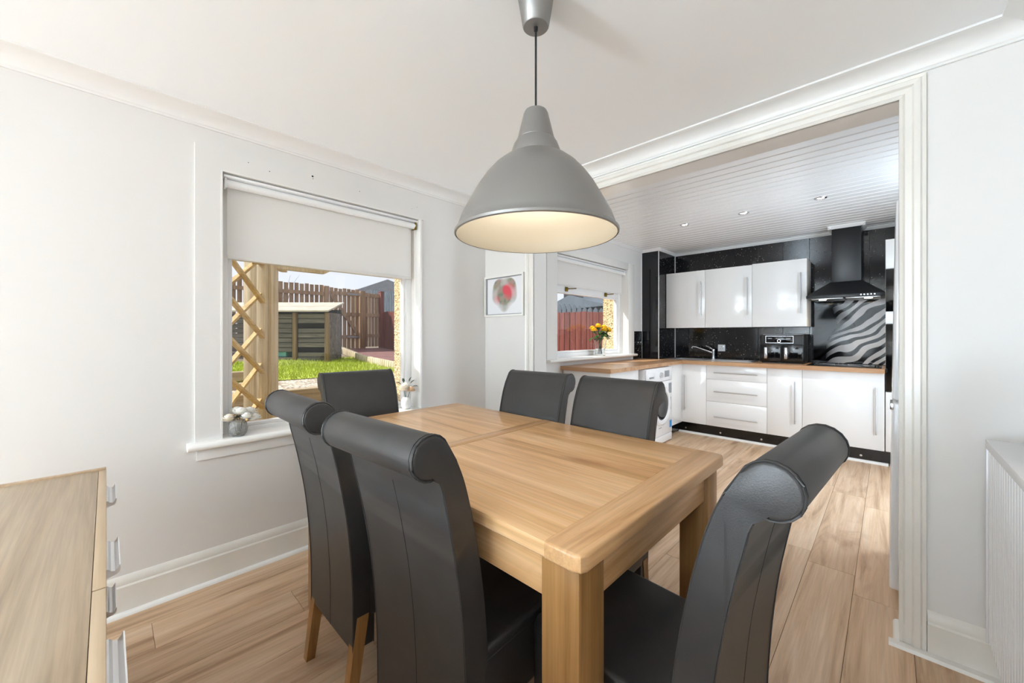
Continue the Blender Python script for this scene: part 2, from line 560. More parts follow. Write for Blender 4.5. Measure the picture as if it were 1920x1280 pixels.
# floor: base with single planks
floor = structure(MB().box(W, KX, YB, KY, -0.05, -0.007).build('floor', M_JOINT), 'laminate oak plank floor running through both rooms')
PWD = 0.19
xs = [-0.12 + PWD * k for k in range(-12, 5)]
joint0 = {-1: 1.30, 0: 1.28, -2: 0.80, 1: 1.10}
ip = 0
for k, x0 in enumerate(xs):
    a, b_ = max(x0, W), min(x0 + PWD, KX)
    if b_ - a < 0.01: continue
    idx = k - 12
    start = {(-1): 2.59 - 1.29 * 3, (-2): 2.72 - 1.29 * 3, 0: 2.40 - 1.29 * 3}.get(idx, YB - 1.29 + ((idx * 0.47) % 1.29))
    y = start
    while y < KY:
        c0, c1 = max(y, YB), min(y + 1.29, KY)
        if c1 - c0 > 0.02:
            MB().box(a + 0.0006, b_ - 0.0006, c0 + 0.0006, c1 - 0.0006, -0.007, 0.0, 0.0009, 1).build('floor_plank', M_FLOOR, floor, smooth=False)
        y += 1.29

# ceiling of the dining room
structure(MB().box(W, XR, YB, D0, CZ, TOP).build('ceiling', M_CEIL), 'plain white dining room ceiling')

def wall_with_hole(name, axis, f0, f1, a0, a1, z0, z1, holes, mat, label):
    """wall slab between f0 and f1 on axis, spanning a0..a1, holes (b0,b1,w0,w1)"""
    mb = MB()
    def put(u0, u1, w0, w1):
        if u1 - u0 < 1e-4 or w1 - w0 < 1e-4: return
        if axis == 'X': mb.box(f0, f1, u0, u1, w0, w1)
        else: mb.box(u0, u1, f0, f1, w0, w1)
    hs = sorted(holes)
    cur = a0
    for h0, h1, w0, w1 in hs:
        put(cur, h0, z0, z1); put(h0, h1, z0, w0); put(h0, h1, w1, z1)
        cur = h1
    put(cur, a1, z0, z1)
    return structure(mb.build(name, mat, smooth=False), label)

# window openings (y0, y1, z0, z1)
WD = (0.395, 1.525, 0.665, 2.010)
WK = (3.095, 4.56, 0.955, 2.020)
WR = (-7.0, -4.4, 0.08, 2.20)  # opening for the added, unseen rear window
wl = wall_with_hole('wall_left', 'X', W - 0.10, W, YB, KY, 0, TOP, [WR, WD, WK], M_WALL, 'white window wall of dining room and kitchen')
wo = wall_with_hole('wall_outside', 'X', WX - 0.02, W - 0.10, YB - 0.3, KY + 0.3, -0.2, TOP + 0.3, [WR, WD, WK], M_DASH, 'yellow roughcast outer face of the window wall')
wall_with_hole('wall_doorway', 'Y', D0, D1, W, KX, 0, TOP, [(-1.862, 0.042, 0.0, 2.127)], M_WALL, 'white wall with the wide opening into the kitchen')
structure(MB().box(W, XR, YB - 0.12, YB, 0, TOP).build('wall_back', M_WALL), 'plain white rear wall')
structure(MB().box(XR, XR + 0.1, YB - 0.12, D0, 0, TOP).build('wall_right', M_WALL), 'white wall behind the radiator')
structure(MB().box(W, KX, KY, KY + 0.12, 0, TOP).build('wall_kitchen', M_WALL), 'end wall of the kitchen')
KD = (3.3, 4.12, 0.0, 2.05)  # opening for the added, unseen kitchen door
wall_with_hole('wall_kitchen_right', 'X', KX, KX + 0.12, D1, KY, 0, TOP, [KD], M_WALL, 'right hand kitchen wall behind the fridge')
structure(MB().box(WX - 0.02, KX + 0.12, YB - 0.3, KY + 0.3, TOP, TOP + 0.1).build('roof_slab', M_CEIL), 'flat roof over both rooms')

# coving
def cove(name, pts_axis, label):
    kind, f, s, a, b = pts_axis     # wall axis, wall coordinate, direction into room, extent
    prof = [(0, 2.196), (0, CZ), (0.088, CZ), (0.088, CZ - 0.008), (0.074, CZ - 0.011)]
    for i in range(7):
        t = i / 6 * math.pi / 2
        prof.append((0.074 - 0.060 * math.sin(t), CZ - 0.011 - 0.046 * (1 - math.cos(t))))
    prof += [(0.010, 2.204), (0.010, 2.196)]
    mb = MB()
    mb.prism([(f + s * p, q) for p, q in prof], 'Y' if kind == 'X' else 'X', a, b)
    return structure(mb.build(name, M_COVE, angle=25), label)
cove('trim_1', ('X', W, 1, YB, D0), 'white coving above the dining room window')
cove('trim_2', ('Y', D0, -1, W, XR), 'white coving above the wide opening')
cove('trim_3', ('X', XR, -1, YB, D0), 'white coving above the radiator')
cove('trim_4', ('Y', YB, 1, W, XR), 'white coving along the unseen rear wall')

# skirting
def skirt(name, kind, f, s, a, b, label, h=0.165, mat=M_TRIM):
    prof = [(0, 0), (0.018, 0), (0.018, h - 0.045), (0.013, h - 0.038), (0.013, h - 0.028), (0.010, h - 0.014), (0.004, h - 0.004), (0, h)]
    mb = MB().prism([(f + s * p, q) for p, q in prof], 'Y' if kind == 'X' else 'X', a, b)
    o = structure(mb.build(name, mat, angle=20), label)
    q = [(0.018, 0)] + [(0.018 + 0.017 * math.cos(i / 4 * math.pi / 2), 0.017 * math.sin(i / 4 * math.pi / 2)) for i in range(5)]
    MB().prism([(f + s * p, w) for p, w in q], 'Y' if kind == 'X' else 'X', a, b).build('quadrant_bead', M_GLOSS, o)
    return o
skirt('baseboard_left', 'X', W, 1, YB, D0, 'aged white skirting board below the dining window')
skirt('baseboard_front', 'Y', D0, -1, W, -1.93, 'short white skirting board below the picture')
skirt('baseboard_doorway', 'Y', D0, -1, 0.105, XR, 'white skirting board beside the opening by the radiator')
skirt('baseboard_right', 'X', XR, -1, YB, D0, 'white skirting board under the radiator')

# casing round the wide opening
def casing_prof(w=0.072):
    return [(0, 0), (0, 0.012), (0.010, 0.018), (0.016, 0.012), (0.034, 0.014), (0.040, 0.022), (0.056, 0.024), (0.062, 0.016), (w, 0.020), (w, 0)]
tr = sroot('trim_5', 'white moulded casing round the wide kitchen opening', (-0.91, D0, 0))
CP = casing_prof()
def mitred(mb, fn, name):
    for v in mb.bm.verts:
        fn(v.co)
    mb.build(name, M_TRIM, tr, angle=20)
def up_r(c):
    if c.z > 1: c.z = 2.115 + (c.x - 0.03)
def up_l(c):
    if c.z > 1: c.z = 2.115 + (-1.85 - c.x)
def hd_(c):
    c.x = (0.03 + (c.z - 2.115)) if c.x > -0.9 else (-1.85 - (c.z - 2.115))
mitred(MB().prism([(0.03 + p, D0 - q) for p, q in CP], 'Z', 0.0, 2.115), up_r, 'casing_upright')
mitred(MB().prism([(-1.85 - p, D0 - q) for p, q in CP], 'Z', 0.0, 2.115), up_l, 'casing_upright')
mitred(MB().prism([(D0 - q, 2.115 + p) for p, q in CP], 'X', -1.85, 0.03), hd_, 'casing_head')
MB().box(0.030, 0.042, D0 - 0.004, D1 + 0.004, 0, 2.115).build('jamb_lining', M_GLOSS, tr)
MB().box(-1.862, -1.850, D0 - 0.004, D1 + 0.004, 0, 2.115).build('jamb_lining', M_GLOSS, tr)
MB().box(-1.85, 0.03, D0 - 0.004, D1 + 0.004, 2.115, 2.127).build('head_lining', M_GLOSS, tr)
MB().prism([(0.030, 0), (0.012, 0), (0.014, 0.010), (0.020, 0.017), (0.030, 0.018)], 'Y', D0 - 0.03, D1).build('quadrant_bead', M_GLOSS, tr)
MB().prism([(D0 - 0.045, 0), (D0 - 0.04, 0.012), (D0 - 0.028, 0.017), (D0 - 0.02, 0.017), (D0 - 0.02, 0)], 'X', 0.0, 0.30).build('quadrant_bead', M_TRIM, tr)

# ------------------------------------------------------------------ windows
def frame_rect(mb, x0, x1, y0, y1, z0, z1, w, bev=0.004):
    mb.box(x0, x1, y0, y0 + w, z0, z1, bev); mb.box(x0, x1, y1 - w, y1, z0, z1, bev)
    mb.box(x0, x1, y0 + w, y1 - w, z0, z0 + w, bev); mb.box(x0, x1, y0 + w, y1 - w, z1 - w, z1, bev)

w1 = sroot('window_1', 'white dining room window with flat casing and sill', (W, 0.96, 0.665))
y0, y1, z0, z1 = WD
FX0, FX1 = W - 0.165, W - 0.100
mb = MB(); frame_rect(mb, FX0, FX1, y0, y1, z0, z1, 0.045); mb.build('outer_frame', M_UPVC, w1)
mb = MB(); frame_rect(mb, FX0 + 0.012, FX1 - 0.008, y0 + 0.045, y1 - 0.045, z0 + 0.045, z1 - 0.045, 0.018); mb.build('bead_frame', M_UPVC, w1)
mb = MB().box(FX0 + 0.004, FX1 - 0.004, y0 + 0.045, y1 - 0.045, 1.600, 1.655, 0.004); mb.build('transom', M_UPVC, w1)
MB().box(FX0 + 0.03, FX0 + 0.034, y0 + 0.055, y1 - 0.055, z0 + 0.055, 1.602).build('pane', M_PANE, w1)
MB().box(FX0 + 0.03, FX0 + 0.034, y0 + 0.055, y1 - 0.055, 1.653, z1 - 0.055).build('pane', M_PANE, w1)
cw = 0.105
MB().prism([(y0, z1), (y0 - cw, z1 + cw), (y0 - cw, z0), (y0, z0)], 'X', W, W + 0.010).build('casing_board', M_WALL, w1, smooth=False)
MB().prism([(y0, z1), (y0 - cw, z1 + cw), (y1 + 0.03, z1 + cw), (y1 + 0.03, z1)], 'X', W, W + 0.010).build('casing_board', M_WALL, w1, smooth=False)
MB().box(W - 0.10, W + 0.012, y0 - 0.006, y0 + 0.002, z0, z1).build('reveal_lining', M_GLOSS, w1)
MB().box(W - 0.10, W + 0.016, y1 - 0.002, y1 + 0.012, z0, z1).build('reveal_lining', M_GLOSS, w1)
MB().box(W - 0.10, W + 0.012, y0, y1, z1 - 0.002, z1 + 0.006).build('reveal_lining', M_GLOSS, w1)
sp = [(W - 0.10, 0.655), (W - 0.10, 0.690), (W + 0.030, 0.690)] + [(W + 0.032 + 0.018 * math.sin(t), 0.672 + 0.018 * math.cos(t)) for t in [i / 6 * math.pi for i in range(7)]] + [(W + 0.03, 0.654)]
MB().prism(sp, 'Y', y0 - 0.135, y1 + 0.06, 0.003).build('window_sill', M_GLOSS, w1)
MB().box(W, W + 0.012, y0 - 0.10, y1 + 0.04, 0.600, 0.655, 0.003).build('apron_board', M_WALL, w1)
MB().tube([(W - 0.09, 0.43, 0.688), (W - 0.09, 0.43, 0.69)], 0.002).build('screw_cover', M_UPVC, w1)
# nail holes left in the head casing
for yy, zz, s in [(0.505, 2.085, 2.2), (0.60, 2.068, 2.6), (0.815, 2.105, 5.5), (0.817, 2.092, 2.5), (1.09, 2.092, 2.5), (1.50, 2.09, 2.0), (1.46, 2.07, 1.6)]:
    MB().lathe([(0, 0), (s * 0.001, 0), (s * 0.0008, 0.0006), (0, 0.0006)], seg=8).build('nail_hole', M_CABLE, w1, world=False, loc=(0.0102, yy - 0.96, zz - 0.665), rot=(0, R(90), 0))

w2 = sroot('window_2', 'white kitchen window with brass stays above the worktop', (W, 3.83, 0.955))
y0, y1, z0, z1 = WK
mb = MB(); frame_rect(mb, FX0, FX1, y0, y1, z0, z1, 0.055); mb.build('outer_frame', M_UPVC, w2)
MB().box(FX0 + 0.004, FX1 - 0.004, y0 + 0.055, y1 - 0.055, 1.662, 1.730, 0.004).build('transom', M_UPVC, w2)
mb = MB(); frame_rect(mb, FX0 + 0.012, FX1 - 0.008, y0 + 0.055, y1 - 0.055, z0 + 0.055, 1.664, 0.020); mb.build('bead_frame', M_UPVC, w2)
MB().box(FX0 + 0.012, FX1 - 0.002, 3.80, 3.86, 1.72, z1 - 0.055, 0.004).build('mullion', M_UPVC, w2)
MB().box(FX0 + 0.03, FX0 + 0.034, y0 + 0.065, y1 - 0.065, z0 + 0.06, 1.664).build('pane', M_PANE, w2)
MB().box(FX0 + 0.03, FX0 + 0.034, y0 + 0.055, 3.80, 1.72, z1 - 0.055).build('pane', M_PANE, w2)
MB().box(FX0 + 0.03, FX0 + 0.034, 3.86, y1 - 0.055, 1.72, z1 - 0.055).build('pane', M_PANE, w2)
for yy in (3.40, 4.20):
    s = MB().box(FX1 - 0.002, FX1 + 0.014, yy - 0.02, yy + 0.02, 1.665, 1.712, 0.004).build('stay_plate', M_BRASS, w2)
    MB().tube([(FX1 + 0.02, yy - 0.02, 1.69), (FX1 + 0.028, yy + 0.04, 1.695), (FX1 + 0.024, yy + 0.15, 1.708)], [0.009, 0.005, 0.006]).build('stay_arm', M_BRASS, w2)
for (a, b_, c, d) in [(y0 - 0.165, y0, z0, z1 + 0.085), (y1, y1 + 0.155, z0 - 0.02, z1 + 0.085), (y0, y1, z1, z1 + 0.085)]:
    MB().box(W, W + 0.018, a, b_, c, d, 0.004).build('casing_board', M_GLOSS, w2)
MB().box(W - 0.10, W + 0.002, y0 - 0.004, y0 + 0.004, z0, z1).build('reveal_lining', M_GLOSS, w2)
MB().box(W - 0.10, W + 0.002, y1 - 0.004, y1 + 0.004, z0, z1).build('reveal_lining', M_GLOSS, w2)
sp = [(W - 0.10, 0.938), (W - 0.10, 0.966), (W + 0.085, 0.966)] + [(W + 0.087 + 0.014 * math.sin(t), 0.952 + 0.014 * math.cos(t)) for t in [i / 6 * math.pi for i in range(7)]] + [(W + 0.085, 0.938)]
MB().prism(sp, 'Y', y0 - 0.21, y1 + 0.09, 0.003).build('window_sill', M_GLOSS, w2)

# invented rear window and kitchen door, out of view, added for the fill lights
w3 = sroot('window_added_rear', 'wide white window added out of view for the rear fill light', (W, -5.7, 0.08))
mb = MB(); frame_rect(mb, FX0, FX1, WR[0], WR[1], WR[2], WR[3], 0.05); mb.box(FX0, FX1, -5.73, -5.67, WR[2] + .05, WR[3] - .05); mb.build('outer_frame', M_UPVC, w3)
MB().box(FX0 + 0.03, FX0 + 0.034, WR[0] + .05, -5.73, WR[2] + .05, WR[3] - .05).build('pane', M_PANE, w3)
MB().box(FX0 + 0.03, FX0 + 0.034, -5.67, WR[1] - .05, WR[2] + .05, WR[3] - .05).build('pane', M_PANE, w3)
def frame_xz(mb, y0, y1, a0, a1, z0, z1, w):
    mb.box(a0, a0 + w, y0, y1, z0, z1); mb.box(a1 - w, a1, y0, y1, z0, z1)
    mb.box(a0 + w, a1 - w, y0, y1, z0, z0 + w); mb.box(a0 + w, a1 - w, y0, y1, z1 - w, z1)
dr = sroot('door_added_kitchen', 'white glazed door added out of view for the kitchen fill light', (KX, 3.71, 0))
mb = MB(); frame_rect(mb, KX + 0.03, KX + 0.08, KD[0], KD[1], 0.0, KD[3], 0.07); mb.build('door_frame', M_UPVC, dr)
MB().box(KX + 0.05, KX + 0.056, KD[0] + .07, KD[1] - .07, 0.07, KD[3] - .07).build('pane', M_PANE, dr)

# roller blinds
def blind(label, y0, y1, zt, zb, x, knob):
    t = thing('roller_blind', label, 'blind', (x, (y0 + y1) / 2, zt), group='roller blinds')
    MB().box(x - 0.032, x + 0.034, y0 - 0.012, y1 + 0.012, zt - 0.006, zt + 0.006, 0.002).build('head_rail', M_UPVC, t)
    MB().tube([(x, y0, zt - 0.028), (x, y1, zt - 0.028)], 0.021, 20).build('roller_tube', M_UPVC, t)
    mb = MB().box(x - 0.0212, x - 0.0200, y0 + 0.012, y1 - 0.012, zb, zt - 0.028); mb.build('blind_fabric', M_BLIND, t, smooth=False)
    MB().box(x - 0.0245, x - 0.0165, y0 + 0.012, y1 - 0.012, zb - 0.010, zb + 0.010, 0.003).build('bottom_bar', M_BLIND, t)
    MB().box(x - 0.02, x + 0.02, y1 - 0.004, y1 + 0.006, zt - 0.055, zt - 0.005, 0.002).build('end_bracket', M_BRASS if knob else M_UPVC, t)
    MB().box(x - 0.02, x + 0.02, y0 - 0.006, y0 + 0.004, zt - 0.055, zt - 0.005, 0.002).build('end_bracket', M_UPVC, t)
    if knob:
        MB().tube([(x, y1 + 0.004, zt - 0.04), (x, y1 + 0.006, zt - 0.5), (x + 0.003, y1 + 0.006, zt - 0.95)], 0.0018, 6).build('pull_cord', M_UPVC, t)
    return t
blind('wide white roller blind half lowered in the dining room window', 0.415, 1.505, 1.995, 1.600, W - 0.035, True)
blind('white roller blind lowered over the top of the kitchen window', 3.125, 4.535, 2.005, 1.725, W - 0.035, False)

# ------------------------------------------------------------------ dining table
TX0, TX1, TY0, TY1, TZ = -1.862, -0.400, 0.597, 1.457, 0.795
TC = ((TX0 + TX1) / 2, (TY0 + TY1) / 2, 0)
tb = thing('dining_table', 'oak extending dining table with square legs under the pendant lamp', 'table', TC)
TH = 0.036
def tab(x0, x1, y0, y1, name, mat, bev=0.0008):
    MB().box(x0 + 0.0003, x1 - 0.0003, y0 + 0.0003, y1 - 0.0003, TZ - TH, TZ, bev, 2).build(name, mat, tb)
SX = -1.137
ny = 4
cuts = [TY0, 0.80, 1.02, 1.25, TY1]
# rounded corner ends
def end_board(x0, x1, out):
    c = 0.022
    if out > 0:
        poly = [(x0, TY0), (x1 - c, TY0), (x1 - c * 0.3, TY0 + c * 0.3), (x1, TY0 + c), (x1, TY1 - c), (x1 - c * 0.3, TY1 - c * 0.3), (x1 - c, TY1), (x0, TY1)]
    else:
        poly = [(x1, TY1), (x0 + c, TY1), (x0 + c * 0.3, TY1 - c * 0.3), (x0, TY1 - c), (x0, TY0 + c), (x0 + c * 0.3, TY0 + c * 0.3), (x0 + c, TY0), (x1, TY0)]
    mb = MB().prism(poly, 'Z', TZ - TH, TZ)
    xi = x0 if out > 0 else x1
    ed = [e for e in mb.bm.edges if abs(e.verts[0].co.z - e.verts[1].co.z) < 1e-6 and not all(abs(v.co.x - xi) < 1e-4 for v in e.verts)]
    bmesh.ops.bevel(mb.bm, geom=ed, offset=0.006, segments=3, profile=0.5, affect='EDGES', clamp_overlap=True)
    mb.build('end_board', M_OAKY, tb)
end_board(TX1 - 0.088, TX1, 1)
end_board(TX0, TX0 + 0.088, -1)
tab(SX - 0.055, SX - 0.0015, TY0, TY1, 'seam_board', M_OAKY)
for i in range(4):
    e0 = 0.006 if i == 0 else 0; e1 = 0.006 if i == 3 else 0
    a, b_ = cuts[i], cuts[i + 1]
    for (xa, xb) in [(SX + 0.0015, TX1 - 0.088), (TX0 + 0.088, SX - 0.055)]:
        pr = []
        zt, zb = TZ, TZ - TH
        poly = [(a + 0.0002, zb + e0), (a + 0.0002, zt - e0)] + ([(a + e0 * 0.3, zt - e0 * 0.3)] if e0 else []) + [(a + e0 + 0.0002, zt), (b_ - e1 - 0.0002, zt)] + ([(b_ - e1 * 0.3, zt - e1 * 0.3)] if e1 else []) + [(b_ - 0.0002, zt - e1 - 0.00005), (b_ - 0.0002, zb + e1), (b_ - e1 - 0.0003, zb), (a + e0 + 0.0003, zb)]
        MB().prism(poly, 'X', xa + 0.0003, xb - 0.0003).build('top_board', M_OAK, tb)
LG = 0.092
ov = 0.019
for lx in (TX0 + ov, TX1 - ov - LG):
    for ly in (TY0 + ov, TY1 - ov - LG):
        MB().box(lx, lx + LG, ly, ly + LG, 0, TZ - TH, 0.004).build('leg', M_OAKZ, tb)
za, zb = TZ - TH - 0.098, TZ - TH
MB().box(TX0 + ov + LG, TX1 - ov - LG, TY0 + ov + 0.012, TY0 + ov + 0.034, za, zb, 0.002).build('apron', M_OAK, tb)
MB().box(TX0 + ov + LG, TX1 - ov - LG, TY1 - ov - 0.034, TY1 - ov - 0.012, za, zb, 0.002).build('apron', M_OAK, tb)
MB().box(TX0 + ov + 0.012, TX0 + ov + 0.034, TY0 + ov + LG, TY1 - ov - LG, za, zb, 0.002).build('apron', M_OAKY, tb)
MB().box(TX1 - ov - 0.034, TX1 - ov - 0.012, TY0 + ov + LG, TY1 - ov - LG, za, zb, 0.002).build('apron', M_OAKY, tb)

# ------------------------------------------------------------------ roll back chairs
def smooth_curve(pts, n=6):
    out = []
    for i in range(len(pts) - 1):
        p0, p1, p2, p3 = (pts[max(i - 1, 0)], pts[i], pts[i + 1], pts[min(i + 2, len(pts) - 1)])
        for k in range(n):
            t = k / n
            out.append(tuple(0.5 * (2 * p1[j] + (p2[j] - p0[j]) * t + (2 * p0[j] - 5 * p1[j] + 4 * p2[j] - p3[j]) * t * t + (-p0[j] + 3 * p1[j] - 3 * p2[j] + p3[j]) * t ** 3) for j in range(2)))
    out.append(pts[-1])
    return out

CW = 0.385
def make_chair():
    t = thing('dining_chair', 'x', 'chair', group='grey roll back dining chairs')
    rear = smooth_curve([(0.0, 0.205), (-0.002, 0.40), (-0.018, 0.60), (-0.045, 0.76), (-0.068, 0.860)], 5)
    front = smooth_curve([(0.066, 0.205), (0.064, 0.42), (0.050, 0.58), (0.022, 0.74), (-0.012, 0.870), (-0.040, 0.938)], 5)
    cy_, cz_, rr = -0.103, 0.957, 0.046
    roll = []
    for i in range(15):                       # from the front top, over and round to the back
        a = R(22) + i / 14 * R(268)
        roll.append((cy_ + rr * math.cos(a), cz_ + rr * math.sin(a)))
    roll = [(y_, z_) for y_, z_ in roll]
    neck = [(-0.079, 0.898), (-0.072, 0.880)]
    poly = front + roll + neck + rear[::-1]
    tp = lambda q: 0.94 + 0.06 * min(1, max(0, (q - 0.2) / 0.7))
    MB().prism(poly, 'X', -CW / 2, CW / 2, 0.007, 3, taper=tp).build('backrest', M_LEATHER, t, world=False, angle=50)
    bk = t.children[0] if t.children else None
    # piping on both side edges and the centre seam
    outline = front + roll + neck + rear[::-1]
    for s in (-1, 1):
        pts = [(s * (CW / 2 * tp(z_) - 0.0035), y_ + (0.002 if i < len(front) else 0), z_) for i, (y_, z_) in enumerate(outline)]
        MB().tube(pts, 0.0022, 5).build('piping', M_LEATHER, t, world=False)
    MB().tube([(0.0, y_ + 0.0004, z_) for y_, z_ in rear], 0.0013, 5).build('seam', M_STITCH, t, world=False)
    # stitched line just inside the roll ends
    for s in (-1, 1):
        x_ = s * (CW / 2 - 0.012)
        MB().tube([(x_, y_, z_ + 0.0001) for y_, z_ in front[14:] + roll], 0.0011, 5).build('stitching', M_STITCH, t, world=False)
    # seat
    SD = 0.430
    hw = CW / 2 - 0.002
    c = 0.03
    poly = [(-hw * 0.97, 0.055), (hw * 0.97, 0.055), (hw, SD - c), (hw - c * 0.3, SD - c * 0.3), (hw - c, SD), (-hw + c, SD), (-hw + c * 0.3, SD - c * 0.3), (-hw, SD - c)]
    MB().prism(poly, 'Z', 0.29, 0.478, 0.018, 4).build('seat', M_LEATHER, t, world=False, angle=60)
    MB().tube([(p * 0.995, q if q < 0.1 else q - 0.001, 0.452) for p, q in poly[1:] + poly[:1]], 0.002, 5).build('piping', M_LEATHER, t, world=False)
    # legs
    for s in (-1, 1):
        x_ = s * (hw - 0.024)
        a = 0.019
        def leg(y0, y1, b, k):
            lo = [(x_ - b, y1 - b, 0), (x_ + b, y1 - b, 0), (x_ + b, y1 + b, 0), (x_ - b, y1 + b, 0)]
            hi = [(x_ - a, y0 - a, 0.31), (x_ + a, y0 - a, 0.31), (x_ + a, y0 + a, 0.31), (x_ - a, y0 + a, 0.31)]
            MB().hexa(lo, hi).build('leg', M_OAKZ, t, world=False, smooth=False)
        leg(0.030, -0.012, 0.015, 0)
        leg(SD - 0.045, SD - 0.040, 0.016, 1)
    return t
ch0 = make_chair()
chairs = [
    (-1.385, 0.535, 0, 'grey leather roll back chair on the near side, closer to the window'),
    (-0.845, 0.535, 3.5, 'grey leather roll back chair on the near side, nearest the table corner'),
    (-1.345, 1.520, 185, 'grey leather chair on the far side, beside the picture wall'),
    (-0.880, 1.515, 180, 'grey leather chair on the far side in front of the washing machine'),
    (-2.010, 0.950, -95, 'grey leather chair at the table end under the window'),
    (-0.222, 0.913, 86, 'grey leather chair at the right hand end of the table, seat showing'),
]
for i, (x, y, rz, lb) in enumerate(chairs):
    if i == 0:
        c = ch0
    else:
        c = ch0.copy(); col.objects.link(c)
        for p in list(ch0.children):
            q = p.copy(); col.objects.link(q); q.parent = c
    c.location = (x, y, 0); c.rotation_euler = (0, 0, R(rz)); c['label'] = lb

# ------------------------------------------------------------------ pendant lamp
PX, PY, PZ = -0.793, 0.930, 1.508
pl = thing('pendant_lamp', 'large brushed aluminium bell pendant lamp hanging over the oak table', 'lamp', (PX, PY, PZ))
bell = [(0.2505, 0.004), (0.2505, 0.010), (0.246, 0.014), (0.240, 0.030), (0.231, 0.055), (0.217, 0.082), (0.200, 0.113), (0.182, 0.145), (0.158, 0.180), (0.132, 0.210), (0.104, 0.233), (0.080, 0.246)]
MB().lathe([(0.247, 0.0)] + bell, seg=64).build('shade', M_LAMP, pl, world=False, angle=50)
MB().lathe([(0.080, 0.246), (0.0785, 0.252), (0.0765, 0.262), (0.068, 0.285), (0.059, 0.298)], seg=48).build('neck', M_LAMP, pl, world=False, angle=40)
MB().lathe([(0.059, 0.294), (0.060, 0.298), (0.0575, 0.303), (0.0385, 0.380), (0.034, 0.389), (0.020, 0.393), (0, 0.393)], seg=40).build('cap', M_LAMP, pl, world=False, angle=40)
MB().lathe([(0.247, 0.0), (0.244, 0.006)] + [(r_ - 0.004, z - 0.002) for r_, z in bell[3:]] + [(0.05, 0.242), (0, 0.242)], seg=64).build('shade_lining', M_SHADEIN, pl, world=False, angle=60)
MB().lathe([(0.249, -0.001), (0.2525, 0.002), (0.2525, 0.009), (0.249, 0.011)], seg=64).build('rim', M_LAMP, pl, world=False)
MB().tube([(0, 0, 0.392), (0, 0, 0.660)], 0.0034, 10).build('cord', M_CABLE, pl, world=False)
MB().lathe([(0, 0.640), (0.006, 0.641), (0.007, 0.655), (0.007, 0.668), (0, 0.668)], seg=12).build('cord_grip', M_CABLE, pl, world=False)
MB().lathe([(0, 0.652), (0.038, 0.652), (0.041, 0.655), (0.058, CZ - PZ), (0, CZ - PZ)], seg=40).build('canopy', M_LAMP, pl, world=False, angle=40)
MB().lathe([(0, 0.19), (0.018, 0.19), (0.018, 0.245), (0, 0.245)], seg=16).build('lamp_holder', M_CABLE, pl, world=False)
MB().lathe([(0, 0.095), (0.015, 0.098), (0.028, 0.11), (0.033, 0.13), (0.026, 0.155), (0.015, 0.175), (0.013, 0.19)], seg=20).build('bulb', M_BULB, pl, world=False)

# ------------------------------------------------------------------ chest of drawers
cx0, cx1, cyb = -2.0, -0.10, -0.405
ch = thing('chest_of_drawers', 'pale oak chest of drawers with chrome pulls in the near left corner', 'chest of drawers', ((cx0 + cx1) / 2, -0.2, 0))
MB().box(cx0, cx0 + 0.020, cyb, -0.001, 0.17, 0.733, 0.001).build('side_panel', M_CHESTZ, ch)
MB().box(cx1 - 0.020, cx1, cyb, -0.001, 0.17, 0.733, 0.001).build('side_panel', M_CHESTZ, ch)
MB().box(cx0 + 0.0205, cx1 - 0.0205, cyb, -0.0198, 0.706, 0.728, 0.0006).build('top_panel', M_CHEST, ch)
MB().box(cx0 + 0.0205, cx1 - 0.0205, cyb, -0.0198, 0.17, 0.70).build('carcass', M_CHESTZ, ch)
mid = -1.057
for (a, b_, n_) in [(cx0 + 0.021, mid - 0.002, 0), (mid + 0.002, cx1 - 0.021, 1)]:
    for (q0, q1) in [(0.402, 0.7275), (0.172, 0.398)]:
        d = MB().box(a, b_, -0.0190, -0.0005, q0, q1, 0.0010).build('drawer', M_CHESTZ, ch)
        for hx in ((a + b_) / 2 - 0.245, (a + b_) / 2 + 0.245):
            zt = q1 - 0.030
            prof = [(0, 0.006), (0.003, 0.006), (0.007, 0.001), (0.013, -0.001), (0.017, 0.004), (0.0195, 0.010), (0.0215, 0.010), (0.0215, -0.002), (0.017, -0.008), (0.009, -0.010), (0, -0.013)]
            MB().prism([(p - 0.0005, zt + q) for p, q in prof], 'X', hx - 0.085, hx + 0.085).build('handle', M_ALU, d, angle=25)
for fx in (cx0 + 0.03, cx1 - 0.07):
    for fy in (-0.39, -0.06):
        MB().box(fx, fx + 0.04, fy, fy + 0.04, 0, 0.17, 0.002).build('foot', M_DARKWOOD, ch)

# ------------------------------------------------------------------ radiator
RX, RYa, RYb, RZa, RZb = 0.236, 0.72, 2.035, 0.175, 0.852
rd = thing('radiator', 'white ribbed panel radiator at the right edge of the room', 'radiator', (0.28, 1.38, 0))
poly = []
nr = 40
pit = (RYb - RYa - 0.04) / nr
for i in range(nr):
    y_ = RYa + 0.02 + i * pit
    poly += [(RX + 0.008, y_), (RX, y_ + pit * 0.22), (RX, y_ + pit * 0.72), (RX + 0.008, y_ + pit * 0.94)]
poly += [(RX + 0.008, RYb - 0.02), (RX + 0.014, RYb - 0.02), (RX + 0.014, RYa + 0.02)]
MB().prism(poly, 'Z', RZa + 0.02, RZb - 0.025).build('ribbed_panel', M_APPL, rd, smooth=False)
MB().box(RX + 0.080, RX + 0.092, RYa + 0.01, RYb - 0.01, RZa + 0.02, RZb - 0.025, 0.003).build('rear_panel', M_APPL, rd)
MB().box(RX - 0.002, RX + 0.098, RYa, RYb, RZb - 0.004, RZb, 0.0015).build('top_grille', M_APPL, rd)
MB().box(RX - 0.003, RX + 0.001, RYa, RYb, RZb - 0.028, RZb, 0.0015).build('top_lip', M_APPL, rd)
for yy in (RYa, RYb - 0.003):
    MB().box(RX - 0.002, RX + 0.098, yy, yy + 0.003, RZa, RZb, 0.001).build('side_cover', M_APPL, rd)
